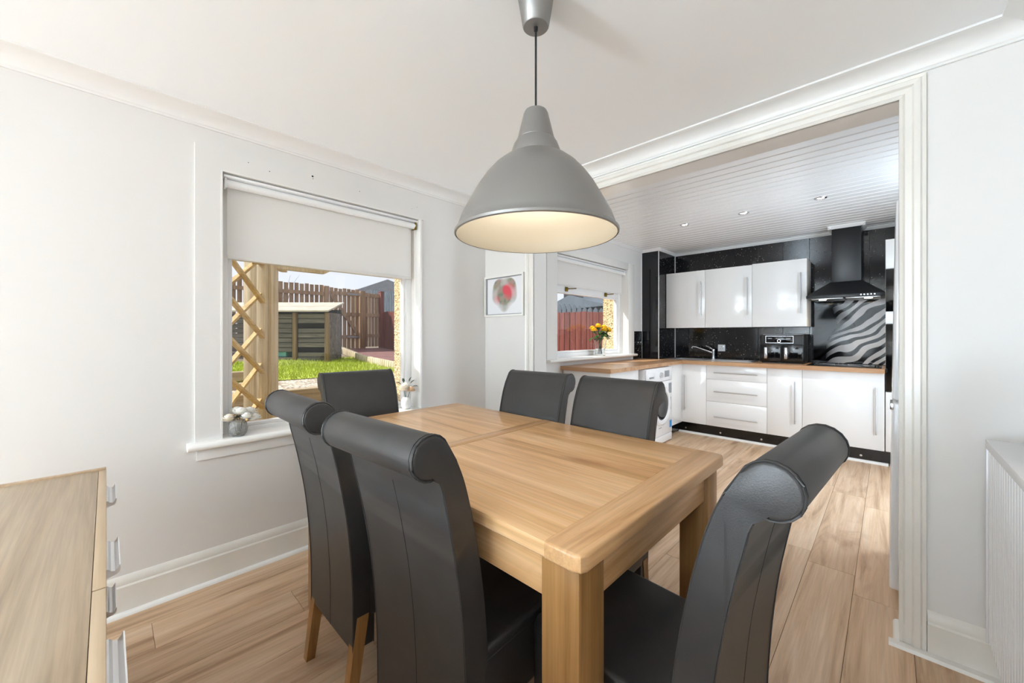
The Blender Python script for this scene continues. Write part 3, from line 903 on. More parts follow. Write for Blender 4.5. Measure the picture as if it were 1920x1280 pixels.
for yy in (0.95, 1.80):
    MB().box(RX + 0.092, RX + 0.100, yy - 0.02, yy + 0.02, RZa + 0.1, RZb - 0.1).build('bracket', M_GREYP, rd)
MB().tube([(RX + 0.05, RYa - 0.03, 0.0), (RX + 0.05, RYa - 0.03, 0.21), (RX + 0.05, RYa + 0.01, 0.21)], 0.008, 8).build('pipe', M_APPL, rd)

# ------------------------------------------------------------------ picture
pic = thing('picture', 'white framed picture of a blurred red and grey heart on the short wall', 'picture', (-2.145, D0 - 0.001, 1.505))
pw, ph_ = 0.212, 0.160
mb = MB()
frame_xz(mb, D0 - 0.028, D0 - 0.001, -2.145 - pw, -2.145 + pw, 1.505 - ph_, 1.505 + ph_, 0.014)
mb.build('frame', M_CHROME if False else M_GLOSS, pic)
mb = MB(); frame_xz(mb, D0 - 0.020, D0 - 0.003, -2.145 - pw + .014, -2.145 + pw - .014, 1.505 - ph_ + .014, 1.505 + ph_ - .014, 0.006)
mb.build('inner_frame', M_GREYP, pic)
MB().box(-pw + 0.015, pw - 0.015, -0.010, -0.004, -ph_ + 0.015, ph_ - 0.015).build('print', M_HEART, pic, world=False, smooth=False)

# ------------------------------------------------------------------ flowers
def petal_bloom(mb, c, r, n=6, layers=4, squash=0.8, tilt=0.0, seedv=0):
    rnd = random.Random(seedv)
    c = Vector(c)
    for L in range(layers):
        f = L / max(1, layers - 1)
        rr = r * (1.0 - 0.45 * f)
        k = n + (2 if L == 0 else 0)
        el0 = -0.25 + 1.15 * f
        for i in range(k):
            a = 2 * math.pi * (i + 0.5 * L) / k + rnd.uniform(-.25, .25)
            s = Vector((-math.sin(a), math.cos(a), 0))
            rows = []
            for j in range(5):
                t = j / 4
                el = -1.1 + (el0 + 1.1) * t + rnd.uniform(-.05, .05)
                d = Vector((math.cos(a) * math.cos(el), math.sin(a) * math.cos(el), math.sin(el)))
                rad = rr * (0.55 + 0.45 * t)
                wd = rr * 0.62 * math.sin(math.pi * (0.12 + 0.66 * t))
                cen = c + d * rad
                inw = -d * wd * 0.35
                rows.append([mb.bm.verts.new(cen - s * wd + inw), mb.bm.verts.new(cen), mb.bm.verts.new(cen + s * wd + inw)])
            for A, B in zip(rows, rows[1:]):
                for q in range(2):
                    mb.bm.faces.new((A[q], A[q + 1], B[q + 1], B[q]))
    mb.sphere(c, r * 0.52, r * 0.52, r * 0.5, 8, 6)
    return mb

def leaf(mb, p, d, L, w):
    d = Vector(d).normalized(); p = Vector(p)
    s = d.cross(Vector((0, 0, 1)))
    if s.length < .1: s = Vector((1, 0, 0))
    s.normalize(); u = s.cross(d)
    v0 = mb.bm.verts.new(p)
    a1 = mb.bm.verts.new(p + d * L * .4 + s * w + u * w * .3); b1 = mb.bm.verts.new(p + d * L * .4); c1 = mb.bm.verts.new(p + d * L * .4 - s * w + u * w * .3)
    a2 = mb.bm.verts.new(p + d * L * .75 + s * w * .7 + u * w * .2); b2 = mb.bm.verts.new(p + d * L * .75 - u * L * .06); c2 = mb.bm.verts.new(p + d * L * .75 - s * w * .7 + u * w * .2)
    e = mb.bm.verts.new(p + d * L - u * L * .15)
    for f in ((v0, a1, b1), (v0, b1, c1), (a1, a2, b2, b1), (b1, b2, c2, c1), (a2, e, b2), (b2, e, c2)):
        mb.bm.faces.new(f)
    return mb

def fishbowl(t, r, h, neck, mat):
    prof = [(0, 0.002), (r * .6, 0.0), (r * .9, h * .18), (r, h * .45), (r * .9, h * .75), (neck, h), (neck - .004, h), (r * .86, h * .74), (r * .94, h * .45), (r * .84, h * .2), (r * .5, .008), (0, .008)]
    MB().lathe(prof, seg=32).build('vase', mat, t, world=False, angle=60)

# white roses in a crystal bowl, left of the dining sill
f1 = thing('flower_vase', 'cut glass bowl of white silk roses at the left of the dining sill', 'vase', (W + 0.004, 0.462, 0.690))
fishbowl(f1, 0.042, 0.085, 0.026, M_GLASS)
rnd = random.Random(3)
for i, (dx, dy, dz, r_) in enumerate([(0.000, -0.038, 0.100, 0.036), (0.005, 0.010, 0.128, 0.034), (-0.018, 0.050, 0.118, 0.042), (0.012, 0.068, 0.090, 0.034), (-0.03, 0.000, 0.128, 0.036), (0.03, 0.030, 0.105, 0.030)]):
    petal_bloom(MB(), (dx, dy, dz), r_, seedv=i).build('bloom', M_CREAM if i in (0,) else M_WHITEPET, f1, world=False, angle=80)
    MB().tube([(dx * .2, dy * .2, 0.02), (dx * .5, dy * .4, 0.07), (dx, dy, dz - 0.01)], 0.0018, 5).build('stem', M_GREYLEAF, f1, world=False)
for i in range(6):
    a = i * 1.05
    leaf(MB(), (0, 0.01, 0.09), (math.cos(a), math.sin(a), 0.25), 0.05, 0.010).build('leaf', M_GREYLEAF, f1, world=False)

# peach rose in a small white vase, right of the dining sill
f2 = thing('flower_vase', 'white vase with a peach silk flower at the right of the dining sill', 'vase', (W - 0.030, 1.440, 0.690))
fishbowl(f2, 0.036, 0.082, 0.020, M_WSTONE)
for i, (dx, dy, dz, r_, mt) in enumerate([(0.005, -0.022, 0.150, 0.042, M_CREAM), (0.020, 0.020, 0.138, 0.036, M_PEACH), (-0.01, 0.000, 0.165, 0.034, M_WHITEPET)]):
    petal_bloom(MB(), (dx, dy, dz), r_, seedv=20 + i).build('bloom', mt, f2, world=False, angle=80)
    MB().tube([(dx * .2, dy * .2, 0.03), (dx * .5, dy * .5, 0.09), (dx, dy, dz - 0.01)], 0.002, 5).build('stem', M_GREYLEAF, f2, world=False)
for dx, dy, dz, ex, ey, ez in [(0, -.04, .17, 0.1, -.7, .5), (0, -.02, .18, .3, -.3, .8), (0, .03, .17, .1, .7, .6), (.01, .04, .15, .2, .9, .1), (0, .02, .18, 0, .4, .9)]:
    leaf(MB(), (dx, dy, dz), (ex, ey, ez), 0.045, 0.010).build('leaf', M_GREYLEAF, f2, world=False)

# yellow roses on the kitchen sill
f3 = thing('flower_vase', 'clear glass vase of yellow roses on the kitchen window sill', 'vase', (W + 0.022, 3.880, 0.966))
prof = [(0, 0.0), (0.052, 0.0), (0.058, 0.006), (0.052, 0.05), (0.058, 0.12), (0.074, 0.178), (0.069, 0.178), (0.054, 0.12), (0.047, 0.05), (0.047, 0.014), (0, 0.014)]
MB().lathe(prof, seg=24).build('vase', M_CLEAR, f3, world=False, angle=50)
heads = [(0.01, -0.150, 0.300), (0.02, -0.075, 0.335), (-0.02, -0.010, 0.350), (0.03, 0.045, 0.325), (-0.01, 0.100, 0.335), (0.02, 0.150, 0.305), (-0.03, -0.11, 0.32), (0.05, 0.0, 0.30), (0.04, 0.12, 0.29)]
for i, (dx, dy, dz) in enumerate(heads):
    petal_bloom(MB(), (dx, dy, dz), 0.040, seedv=40 + i).build('bloom', M_YELLOW, f3, world=False, angle=80)
    MB().tube([(-dx * .3, -dy * .25, 0.02), (0, 0, 0.15), (dx * .6, dy * .6, 0.25), (dx, dy, dz - 0.01)], 0.003, 5).build('stem', M_GREEN, f3, world=False)
rnd = random.Random(5)
for i in range(46):
    a = rnd.uniform(0, 2 * math.pi); q = rnd.uniform(0.1, 1)
    p = (math.cos(a) * 0.04 * q, math.sin(a) * 0.12 * q, rnd.uniform(0.19, 0.29))
    leaf(MB(), p, (math.cos(a) * .6, math.sin(a), rnd.uniform(-.5, .6)), rnd.uniform(.05, .08), rnd.uniform(.016, .026)).build('leaf', M_GREEN, f3, world=False)

# ================================================================== kitchen
# slatted pvc ceiling
kc = structure(MB().box(W, KX, D1, KY, KZ + 0.012, TOP).build('ceiling', M_CEIL), 'white planked kitchen ceiling')
kc.name = 'ceiling_kitchen'
npk = 32
for i in range(npk):
    a = D1 + (KY - D1) * i / npk; b_ = D1 + (KY - D1) * (i + 1) / npk
    prof = [(a, KZ + 0.012), (a, KZ + 0.006), (a + 0.010, KZ + 0.006), (a + 0.014, KZ), (b_ - 0.004, KZ), (b_, KZ + 0.005), (b_, KZ + 0.012)]
    MB().prism(prof, 'X', W, KX).build('ceiling_plank', M_UPVC, kc, smooth=False)
for i, (x, y) in enumerate([(-1.49, 4.07), (-0.96, 4.06), (-0.40, 4.05)]):
    t = thing('downlight', ['recessed ceiling downlight, furthest left of three in the kitchen', 'recessed ceiling downlight, middle of three in the kitchen', 'recessed ceiling downlight, nearest the cooker hood of three'][i], 'downlight', (x, y, KZ), group='kitchen downlights')
    MB().lathe([(0.024, -0.001), (0.030, -0.006), (0.042, -0.004), (0.044, 0.0), (0.040, 0.004), (0.024, 0.004)], seg=28).build('rim', M_CHROME, t, world=False)
    MB().lathe([(0, -0.002), (0.025, -0.002), (0.025, 0.003), (0, 0.003)], seg=24).build('lens', M_SPOT, t, world=False)
    light('downlight_beam', 'SPOT', (x, y, KZ - 0.012), (0, 0, 0), 11, (1, 0.97, 0.93), spot_size=R(120), spot_blend=0.8, shadow_soft_size=0.03).parent = None

m, nt, b = new_mat('clear glass')
b.inputs['Base Color'].default_value = (0.98, 1, 0.99, 1)
b.inputs['Roughness'].default_value = 0.02
b.inputs['Transmission Weight'].default_value = 0.97
b.inputs['IOR'].default_value = 1.2
M_CLEAR = m
# black sparkle wall panels, each a strip
wk = bpy.data.objects['wall_kitchen']
x = -2.14
while x < KX - 0.01:
    x1 = min(x + 0.25, KX)
    MB().box(x + 0.0008, x1 - 0.0008, KY - 0.010, KY, 0.88, KZ - 0.03, 0.0015, 1).build('wall_panel', M_SPARK, wk)
    x = x1
bxc = sroot('wall_boxing', 'black sparkle boxed in corner column with white edge trims', (-2.26, 5.2, 0.89))
BX, BY = -2.14, 4.955
MB().box(W, BX, BY, KY - 0.010, 0.89, KZ - 0.028).build('column_core', M_SPARK, bxc, smooth=False)
MB().box(BX - 0.006, BX + 0.003, BY - 0.003, BY + 0.006, 0.89, KZ - 0.028, 0.001).build('edge_trim', M_UPVC, bxc)
MB().box(W, W + 0.010, BY - 0.008, BY, 0.89, KZ - 0.028, 0.001).build('edge_trim', M_UPVC, bxc)
MB().box(BX, BX + 0.008, KY - 0.020, KY - 0.010, 0.89, KZ - 0.028, 0.001).build('edge_trim', M_UPVC, bxc)
MB().box(W, W + 0.010, 4.715, BY - 0.008, 0.89, 1.25, 0.001).build('upstand_panel', M_SPARK, bxc)
# cornice
kt = sroot('trim_6', 'white cornice strip round the kitchen ceiling', (-0.9, 5.4, KZ - 0.03))
cp = [(0, 0.030), (0.034, 0.030), (0.034, 0.024), (0.018, 0.010), (0.008, 0), (0, 0)]
MB().prism([(KY - p, KZ - 0.03 + q) for p, q in cp], 'X', BX, -0.445).build('cornice', M_UPVC, kt, angle=20)
MB().prism([(KY - p, KZ - 0.03 + q) for p, q in cp], 'X', -0.175, KX).build('cornice', M_UPVC, kt, angle=20)
MB().prism([(5.205 - p, KZ - 0.03 + q) for p, q in cp], 'X', -0.455, -0.165).build('cornice', M_UPVC, kt, angle=20)
MB().prism([(-0.425 - p, KZ - 0.03 + q) for p, q in cp], 'Y', 5.175, KY).build('cornice', M_UPVC, kt, angle=20)
MB().prism([(-0.195 + p, KZ - 0.03 + q) for p, q in cp], 'Y', 5.175, KY).build('cornice', M_UPVC, kt, angle=20)
MB().prism([(W + p, KZ - 0.03 + q) for p, q in cp], 'Y', D1, BY).build('cornice', M_UPVC, kt, angle=20)
MB().prism([(BY - p, KZ - 0.03 + q) for p, q in cp], 'X', W, BX + 0.03).build('cornice', M_UPVC, kt, angle=20)
MB().prism([(BX + p, KZ - 0.03 + q) for p, q in cp], 'Y', BY - 0.03, KY).build('cornice', M_UPVC, kt, angle=20)

def bar_handle(parent, p0, p1, out, r=0.006):
    """bar between p0 and p1, standing off the door in direction out"""
    p0, p1, out = Vector(p0), Vector(p1), Vector(out)
    d = (p1 - p0).normalized()
    mb = MB().tube([p0 + out, p1 + out], r, 10)
    for q in (p0 + d * 0.025, p1 - d * 0.025):
        mb.tube([q, q + out], 0.005, 8)
    return mb.build('handle', M_STEEL, parent)

WT = 0.890
def base_unit(label, x0, x1, doors, ztop=0.849):
    t = thing('base_cabinet', label, 'cabinet', ((x0 + x1) / 2, 5.2, 0), group='white kitchen base cabinets')
    MB().box(x0 + 0.0005, x1 - 0.0005, 4.951, KY - 0.012, 0.135, ztop).build('body', M_CARC, t, smooth=False)
    for kind, a0, a1, z0, z1, h in doors:
        d = MB().box(a0 + 0.0015, a1 - 0.0015, 4.930, 4.950, z0 + 0.0015, z1 - 0.0015, 0.0015).build(kind, M_DOOR, t)
        bar_handle(d, (h[0], 4.930, h[1]), (h[2], 4.930, h[3]), (0, -0.030, 0))
    return t
base_unit('white corner base cabinet with one tall door beside the washing machine', -1.876, -1.556, [('door', -1.876, -1.556, 0.135, 0.848, (-1.800, 0.285, -1.800, 0.718))], 0.73)
base_unit('white three drawer base cabinet under the sink drainer', -1.556, -0.942, [
    ('drawer', -1.556, -0.942, 0.682, 0.848, (-1.465, 0.762, -1.025, 0.762)),
    ('drawer', -1.556, -0.942, 0.423, 0.682, (-1.465, 0.544, -1.025, 0.544)),
    ('drawer', -1.556, -0.942, 0.135, 0.423, (-1.465, 0.251, -1.025, 0.251))], 0.73)
base_unit('narrow white base cabinet under the air fryer', -0.942, -0.635, [('door', -0.942, -0.635, 0.135, 0.848, (-0.694, 0.286, -0.694, 0.724))])
base_unit('wide white base cabinet under the hob', -0.635, -0.025, [('door', -0.635, -0.025, 0.135, 0.848, (-0.081, 0.282, -0.081, 0.718))])

# left run: end panel and cabinet, filler
lb = thing('base_cabinet', 'white base cabinet end with plain panel beside the far chairs', 'cabinet', (-2.1, 3.48, 0), group='white kitchen base cabinets')
MB().box(W + 0.02, -1.832, 3.19, 3.208, 0.0, 0.849, 0.001).build('end_panel', M_DOOR, lb)
MB().box(W + 0.02, -1.852, 3.209, 3.755, 0.135, 0.849).build('body', M_CARC, lb, smooth=False)
MB().box(-1.851, -1.832, 3.210, 3.754, 0.135, 0.848, 0.0015).build('door', M_DOOR, lb)
MB().box(-1.90, -1.885, 3.209, 3.755, 0.0, 0.134).build('plinth', M_PLINTH, lb)
fl = MB().box(-1.851, -1.832, 4.51, 4.929, 0.135, 0.848, 0.001).build('filler_panel', M_DOOR)
tag(fl, 'plain white filler panel between washing machine and corner cabinet', 'panel')

# plinth
pn = thing('plinth', 'glossy black plinth with steel buttons under the kitchen cabinets', 'plinth', (-0.94, 4.985, 0))
MB().box(-1.885, 0.58, 4.978, 4.992, 0.020, 0.134).build('board', M_PLINTH, pn)
MB().box(-1.900, -1.886, 4.51, 4.992, 0.020, 0.134).build('board', M_PLINTH, pn)
MB().prism([(4.978, 0.0), (4.952, 0.0), (4.954, 0.012), (4.962, 0.020), (4.978, 0.022)], 'X', -1.886, 0.0).build('bead', M_GLOSS, pn)
for x in (-1.807, -1.414, -1.002, -0.60, -0.189):
    MB().lathe([(0, 0.0), (0.011, 0.0), (0.010, 0.004), (0, 0.005)], seg=14).build('button', M_CHROME, pn, world=False, loc=(x + 0.94, -0.007, 0.058), rot=(R(90), 0, 0))

# worktop
wt = thing('worktop', 'oak effect L shaped kitchen worktop', 'worktop', (-1.3, 5.0, 0.85))
mb = MB()
Z0, Z1 = 0.850, WT
bw = (-2.03, -1.66, 5.08, 5.40)
mb.box(W, -1.81, 3.165, 4.88, Z0, Z1)
mb.box(W, bw[0], 4.88, KY - 0.011, Z0, Z1); mb.box(bw[1], -0.024, 4.88, KY - 0.011, Z0, Z1)
mb.box(bw[0], bw[1], 4.88, bw[2], Z0, Z1); mb.box(bw[0], bw[1], bw[3], KY - 0.011, Z0, Z1)
bmesh.ops.remove_doubles(mb.bm, verts=mb.bm.verts, dist=1e-5)
mb.build('slab', M_WORKTOP, wt, smooth=False)

# sink
sk = thing('sink', 'stainless steel sink with drainer set in the worktop', 'sink', (-1.6, 5.22, WT))
mb = MB()
for (a, b_, c, d) in [(-2.10, bw[0] + .01, 5.03, 5.44), (bw[0] + .01, bw[1] - .01, 5.03, bw[2] + .01), (bw[0] + .01, bw[1] - .01, bw[3] - .01, 5.44), (bw[1] - .01, -1.10, 5.03, 5.44)]:
    mb.box(a, b_, c, d, WT + 0.0005, WT + 0.004)
mb.build('rim', M_STEEL, sk, smooth=False)
mb = MB()
q = 0.003
mb.box(bw[0] + .01, bw[1] - .01, bw[2] + .01, bw[3] - .01, 0.750, 0.753)
mb.box(bw[0] + .007, bw[0] + .01, bw[2] + .007, bw[3] - .007, 0.750, WT + .001); mb.box(bw[1] - .01, bw[1] - .007, bw[2] + .007, bw[3] - .007, 0.750, WT + .001)
mb.box(bw[0] + .01, bw[1] - .01, bw[2] + .007, bw[2] + .01, 0.750, WT + .001); mb.box(bw[0] + .01, bw[1] - .01, bw[3] - .01, bw[3] - .007, 0.750, WT + .001)
mb.build('bowl', M_STEEL, sk, smooth=False)
for i in range(7):
    MB().box(-1.60, -1.16, 5.09 + i * 0.042, 5.10 + i * 0.042, WT + 0.004, WT + 0.007, 0.001, 1).build('drainer_rib', M_STEEL, sk)
tp_ = thing('tap', 'chrome mixer tap with side lever behind the sink', 'tap', (-1.625, 5.425, WT + 0.004))
MB().lathe([(0.026, 0), (0.026, 0.008), (0.020, 0.012), (0.019, 0.095), (0.021, 0.10), (0.017, 0.125), (0, 0.128)], seg=20).build('body', M_CHROME, tp_, world=False)
MB().tube([(0, 0, 0.075), (-0.08, -0.02, 0.105), (-0.20, -0.05, 0.150), (-0.235, -0.06, 0.155), (-0.245, -0.062, 0.135)], [0.012, 0.011, 0.010, 0.010, 0.010], 10).build('spout', M_CHROME, tp_, world=False)
MB().tube([(0, 0, 0.115), (-0.04, 0.0, 0.145), (-0.09, 0.0, 0.168)], [0.008, 0.006, 0.005], 8).build('lever', M_CHROME, tp_, world=False)

# wall cabinets
def wall_unit(label, x0, x1, hx, zt=2.016):
    t = thing('wall_cabinet', label, 'cabinet', ((x0 + x1) / 2, 5.34, 1.293), group='white kitchen wall cabinets')
    MB().box(x0 + 0.0005, x1 - 0.0005, 5.201, KY - 0.012, 1.295, zt - 0.002).build('body', M_CARC, t, smooth=False)
    d = MB().box(x0 + 0.0015, x1 - 0.0015, 5.180, 5.200, 1.293, zt, 0.0015).build('door', M_DOOR, t)
    bar_handle(d, (hx, 5.180, 1.432), (hx, 5.180, 1.872), (0, -0.030, 0))
wall_unit('white wall cabinet over the sink, next to the black corner column', -2.136, -1.648, -1.692, 2.012)
wall_unit('middle white wall cabinet of the three', -1.648, -1.137, -1.180, 2.012)
wall_unit('white wall cabinet next to the cooker hood', -1.137, -0.626, -0.676, 2.020)

# cooker hood
hd = thing('cooker_hood', 'black chimney cooker hood over the hob', 'cooker hood', (-0.315, 5.25, 1.55))
MB().box(-0.425, -0.195, 5.21, KY - 0.011, 1.735, KZ - 0.002, 0.002).build('chimney', M_HOOD, hd)
lo = [(-0.610, 5.010, 1.603), (-0.022, 5.010, 1.603), (-0.022, KY - 0.012, 1.603), (-0.610, KY - 0.012, 1.603)]
hi = [(-0.435, 5.200, 1.745), (-0.185, 5.200, 1.745), (-0.185, KY - 0.012, 1.745), (-0.435, KY - 0.012, 1.745)]
MB().hexa(lo, hi).build('canopy', M_HOOD, hd, smooth=False)
mb = MB().box(-0.612, -0.020, 5.006, KY - 0.012, 1.573, 1.603, 0.003); mb.build('rim', M_HOOD, hd)
for (a, b_) in [(-0.575, -0.325), (-0.305, -0.055)]:
    MB().box(a, b_, 5.05, 5.44, 1.563, 1.573, 0.002).build('filter', M_STEEL, hd)
for a in (-0.49, -0.14):
    MB().lathe([(0, -0.004), (0.028, -0.004), (0.032, 0.0), (0, 0.0)], seg=20).build('hood_lamp', M_HOODLAMP, hd, world=False, loc=(a + 0.315, -0.12, 0.012))
    light('hood_lamp_beam', 'SPOT', (a, 5.13, 1.550), (0, 0, 0), 2.0, (1, 0.86, 0.62), spot_size=R(110), spot_blend=0.7, shadow_soft_size=0.03)
for k in range(5):
    MB().lathe([(0, 0), (0.007, 0), (0.006, 0.003), (0, 0.003)], seg=10).build('button', M_CHROME, hd, world=False, loc=(0.125 + 0.024 * k, -0.244, 0.038), rot=(R(90), 0, 0))

# striped splashback, hob
sb = MB().box(-0.298, 0.298, -0.004, 0.004, -0.337, 0.337, 0.001, 1).build('splashback', M_STRIPE, None, smooth=False)
sb.location = (-0.318, KY - 0.0145, 1.236)
tag(sb, 'black and white striped glass splashback behind the hob', 'splashback')
hb = thing('hob', 'black glass hob on the worktop beneath the cooker hood', 'hob', (-0.33, 5.2, WT))
MB().box(-0.605, -0.045, 4.965, 5.44, WT, WT + 0.006, 0.002).build('glass_top', M_BLACK, hb)
for (a, c, r_) in [(-0.47, 5.08, 0.085), (-0.22, 5.10, 0.065), (-0.47, 5.32, 0.065), (-0.22, 5.32, 0.085)]:
    mb = MB().lathe([(r_ - 0.002, 0), (r_, 0.0), (r_, 0.0006), (r_ - 0.002, 0.0006), (r_ - 0.002, 0)], seg=32)
    mb.build('cooking_zone', M_GREYP, hb, world=False, loc=(a + 0.33, c - 5.2, 0.006))
for k in range(4):
    MB().lathe([(0, 0), (0.016, 0), (0.015, 0.016), (0, 0.017)], seg=14).build('control_knob', M_BLACKM, hb, world=False, loc=(0.25, -0.17 + 0.05 * k, 0.006))

# air fryer
af = thing('air_fryer', 'black twin drawer air fryer with silver handles on the worktop', 'air fryer', (-0.845, 5.27, WT))
MB().box(-1.050, -0.640, 5.125, 5.430, WT + 0.010, WT + 0.315, 0.022, 4).build('body', M_BLACKM, af)
MB().box(-1.030, -0.660, 5.140, 5.42, WT, WT + 0.011).build('base', M_CABLE, af)
MB().box(-1.020, -0.670, 5.130, 5.40, WT + 0.312, WT + 0.320, 0.003).build('top_plate', M_GREYP, af)
for (a, b_, hx) in [(-1.042, -0.848, -0.985), (-0.842, -0.648, -0.800)]:
    d = MB().box(a, b_, 5.112, 5.128, WT + 0.020, WT + 0.205, 0.006, 3).build('drawer', M_BLACK, af)
    MB().box(hx - 0.014, hx + 0.014, 5.085, 5.112, WT + 0.050, WT + 0.175, 0.005, 2).build('handle', M_CHROME, d)
cpn = MB().box(-0.990, -0.735, 5.116, 5.126, WT + 0.222, WT + 0.300, 0.003).build('control_panel', M_BLACK, af)
mb = MB(); frame_xz(mb, 5.114, 5.117, -0.990, -0.735, WT + 0.222, WT + 0.300, 0.003); mb.build('panel_outline', M_CHROME, cpn)
MB().lathe([(0.013, 0), (0.017, 0), (0.017, 0.012), (0.013, 0.012), (0.013, 0)], seg=20).build('dial', M_CHROME, cpn, world=False, loc=(-0.018, -0.154, 0.246), rot=(R(90), 0, 0))
MB().box(-0.895, -0.825, 5.1145, 5.1165, WT + 0.272, WT + 0.278).build('display_bar', M_GREYP, cpn)
for (a, b_) in [(-0.97, -0.93), (-0.80, -0.76)]:
    MB().box(a, b_, 5.1145, 5.1165, WT + 0.268, WT + 0.276).build('display_digits', M_GREYP, cpn)

# sockets
def socket(label, loc, rot, n=1, dark=False):
    t = thing('wall_socket', label, 'socket', loc)
    t.rotation_euler = rot
    w_ = 0.043 * (1 if n == 1 else 1.7)
    MB().box(-w_, w_, -0.010, 0, -0.043, 0.043, 0.004).build('plate', M_APPL if not dark else M_BLACKM, t, world=False)
    for k in range(n):
        cx = (k - (n - 1) / 2) * 0.07
        for dx, dz, ww, hh in [(0, 0.014, 0.004, 0.010), (-0.011, -0.008, 0.008, 0.004), (0.011, -0.008, 0.008, 0.004)]:
            MB().box(cx + dx - ww / 2, cx + dx + ww / 2, -0.0108, -0.0098, dz - hh / 2, dz + hh / 2).build('pin_slot', M_CABLE if not dark else M_APPL, t, world=False)
        MB().box(cx + 0.016, cx + 0.026, -0.013, -0.009, 0.006, 0.024, 0.001).build('switch', M_CHROME if not dark else M_APPL, t, world=False)
socket('white square socket on the black panels behind the tap', (-1.545, KY - 0.010, 1.035), (0, 0, 0))
socket('black socket with white switches beside the kitchen window', (W + 0.010, 4.835, 1.09), (0, 0, R(90)), 2, True)

# washing machine (front faces +x)
WY0, WY1, WF = 3.835, 4.500, -1.785
wm = thing('washing_machine', 'white front loading washing machine under the left worktop', 'washing machine', (-2.08, (WY0 + WY1) / 2, 0))
MB().box(W + 0.03, WF - 0.02, WY0, WY1, 0.012, 0.842, 0.004).build('body', M_APPL, wm)
MB().box(WF - 0.022, WF - 0.002, WY0 + 0.002, WY1 - 0.002, 0.100, 0.690, 0.006).build('front_panel', M_APPL, wm)
MB().box(WF - 0.024, WF - 0.004, WY0 + 0.003, WY1 - 0.003, 0.015, 0.096, 0.004).build('kick_panel', M_APPL, wm)
cpn = MB().box(WF - 0.022, WF, WY0 + 0.002, WY1 - 0.002, 0.694, 0.840, 0.006).build('control_panel', M_APPL, wm)
MB().box(WF - 0.002, WF + 0.003, WY0 + 0.03, WY0 + 0.20, 0.735, 0.800, 0.002).build('detergent_drawer', M_APPL, cpn)
MB().box(WF + 0.001, WF + 0.004, WY0 + 0.06, WY0 + 0.17, 0.742, 0.760).build('drawer_grip', M_GREYP, cpn)
yc, zc = 4.195, 0.435
off = Vector((WF + 2.08, yc - (WY0 + WY1) / 2, zc))
def lathe_x(name, prof, mat, par, base):
    return MB().lathe(prof, seg=40).build(name, mat, par, world=False, loc=base, rot=(0, R(90), 0))
MB().lathe([(0, 0), (0.030, 0), (0.028, 0.02), (0, 0.022)], seg=24).build('dial', M_CHROME, cpn, world=False, loc=(WF + 2.08, 0.02, 0.765), rot=(0, R(90), 0))
MB().box(WF - 0.001, WF + 0.0015, yc + 0.09, yc + 0.22, 0.735, 0.805, 0.001).build('display', M_GREYP, cpn)
dd = lathe_x('door_ring', [(0.150, 0.002), (0.165, 0.022), (0.200, 0.024), (0.222, 0.010), (0.226, -0.004), (0.150, -0.004)], M_APPL, wm, off)
MB().lathe([(0, 0.000), (0.158, 0.000), (0.158, 0.014), (0.140, 0.018), (0.09, 0.012), (0, 0.008)], seg=40).build('door_glass', M_DARKGLASS, dd, world=False)
MB().box(WF - 0.003, WF + 0.006, WY1 - 0.075, WY1 - 0.045, 0.36, 0.50, 0.003).build('door_grip', M_GREYP, wm)
MB().box(WF - 0.003, WF - 0.0012, WY1 - 0.10, WY1 - 0.02, 0.545, 0.66).build('energy_label', M_GREYP, wm)
MB().box(WF - 0.003, WF - 0.0012, WY1 - 0.075, WY1 - 0.015, 0.155, 0.235).build('sticker', M_BLUE, wm)
MB().box(WF - 0.003, WF, yc - 0.06, yc + 0.02, 0.185, 0.192, 0.001).build('front_groove', M_GREYP, wm)

# fridge freezer, leaning back a touch
fr_ = thing('fridge_freezer', 'tall white fridge freezer just behind the right jamb', 'fridge', (0.31, 2.735, 0))
fr_.rotation_euler = (0, R(0.8), 0)
def fb(name, x0, x1, y0, y1, z0, z1, mat, bev=0.006):
    return MB().box(x0 - 0.31, x1 - 0.31, y0 - 2.735, y1 - 2.735, z0, z1, bev, 3).build(name, mat, fr_, world=False)
fb('body', 0.060, 0.59, 2.445, 3.025, 0.03, 1.80, M_APPL)
d1_ = fb('door', 0.0, 0.056, 2.445, 3.025, 0.905, 1.80, M_APPL, 0.010)
d2_ = fb('door', 0.0, 0.056, 2.445, 3.025, 0.055, 0.895, M_APPL, 0.010)
MB().box(-0.318, -0.300, -0.288, -0.15, 0.860, 0.890, 0.004).build('handle', M_CHROME, d2_, world=False)
for yy in (2.50, 2.97):
    for xx in (0.10, 0.54):
        MB().box(xx - .31 - .02, xx - .31 + .02, yy - 2.735 - .02, yy - 2.735 + .02, 0.0, 0.032).build('foot', M_CABLE, fr_, world=False)

# tall oven housing
tu = thing('oven_housing', 'tall white housing with two black built in ovens at the kitchen corner', 'oven', (0.28, 5.2, 0))
MB().box(-0.020, 0.58, 4.952, KY - 0.012, 0.135, 2.072).build('body', M_DOOR, tu, smooth=False)
MB().box(-0.019, 0.579, 4.930, 4.950, 1.805, 2.070, 0.0015).build('top_door', M_DOOR, tu)
MB().box(-0.019, 0.579, 4.926, 4.950, 1.415, 1.800, 0.002).build('oven', M_BLACK, tu)
MB().box(-0.019, 0.579, 4.930, 4.950, 1.305, 1.412, 0.0015).build('filler', M_DOOR, tu)
MB().box(-0.019, 0.579, 4.926, 4.950, 0.685, 1.300, 0.002).build('oven', M_BLACK, tu)
MB().box(-0.019, 0.579, 4.930, 4.950, 0.138, 0.680, 0.0015).build('bottom_door', M_DOOR, tu)

# ================================================================== garden
def gz(x):
    if x > -4.70: return -0.15
    if x > -8.0: return 0.58 + (-4.7 - x) / 3.3 * 0.04
    if x > -11.0: return 0.62 + (-8.0 - x) / 3.0 * 0.20
    return 0.82

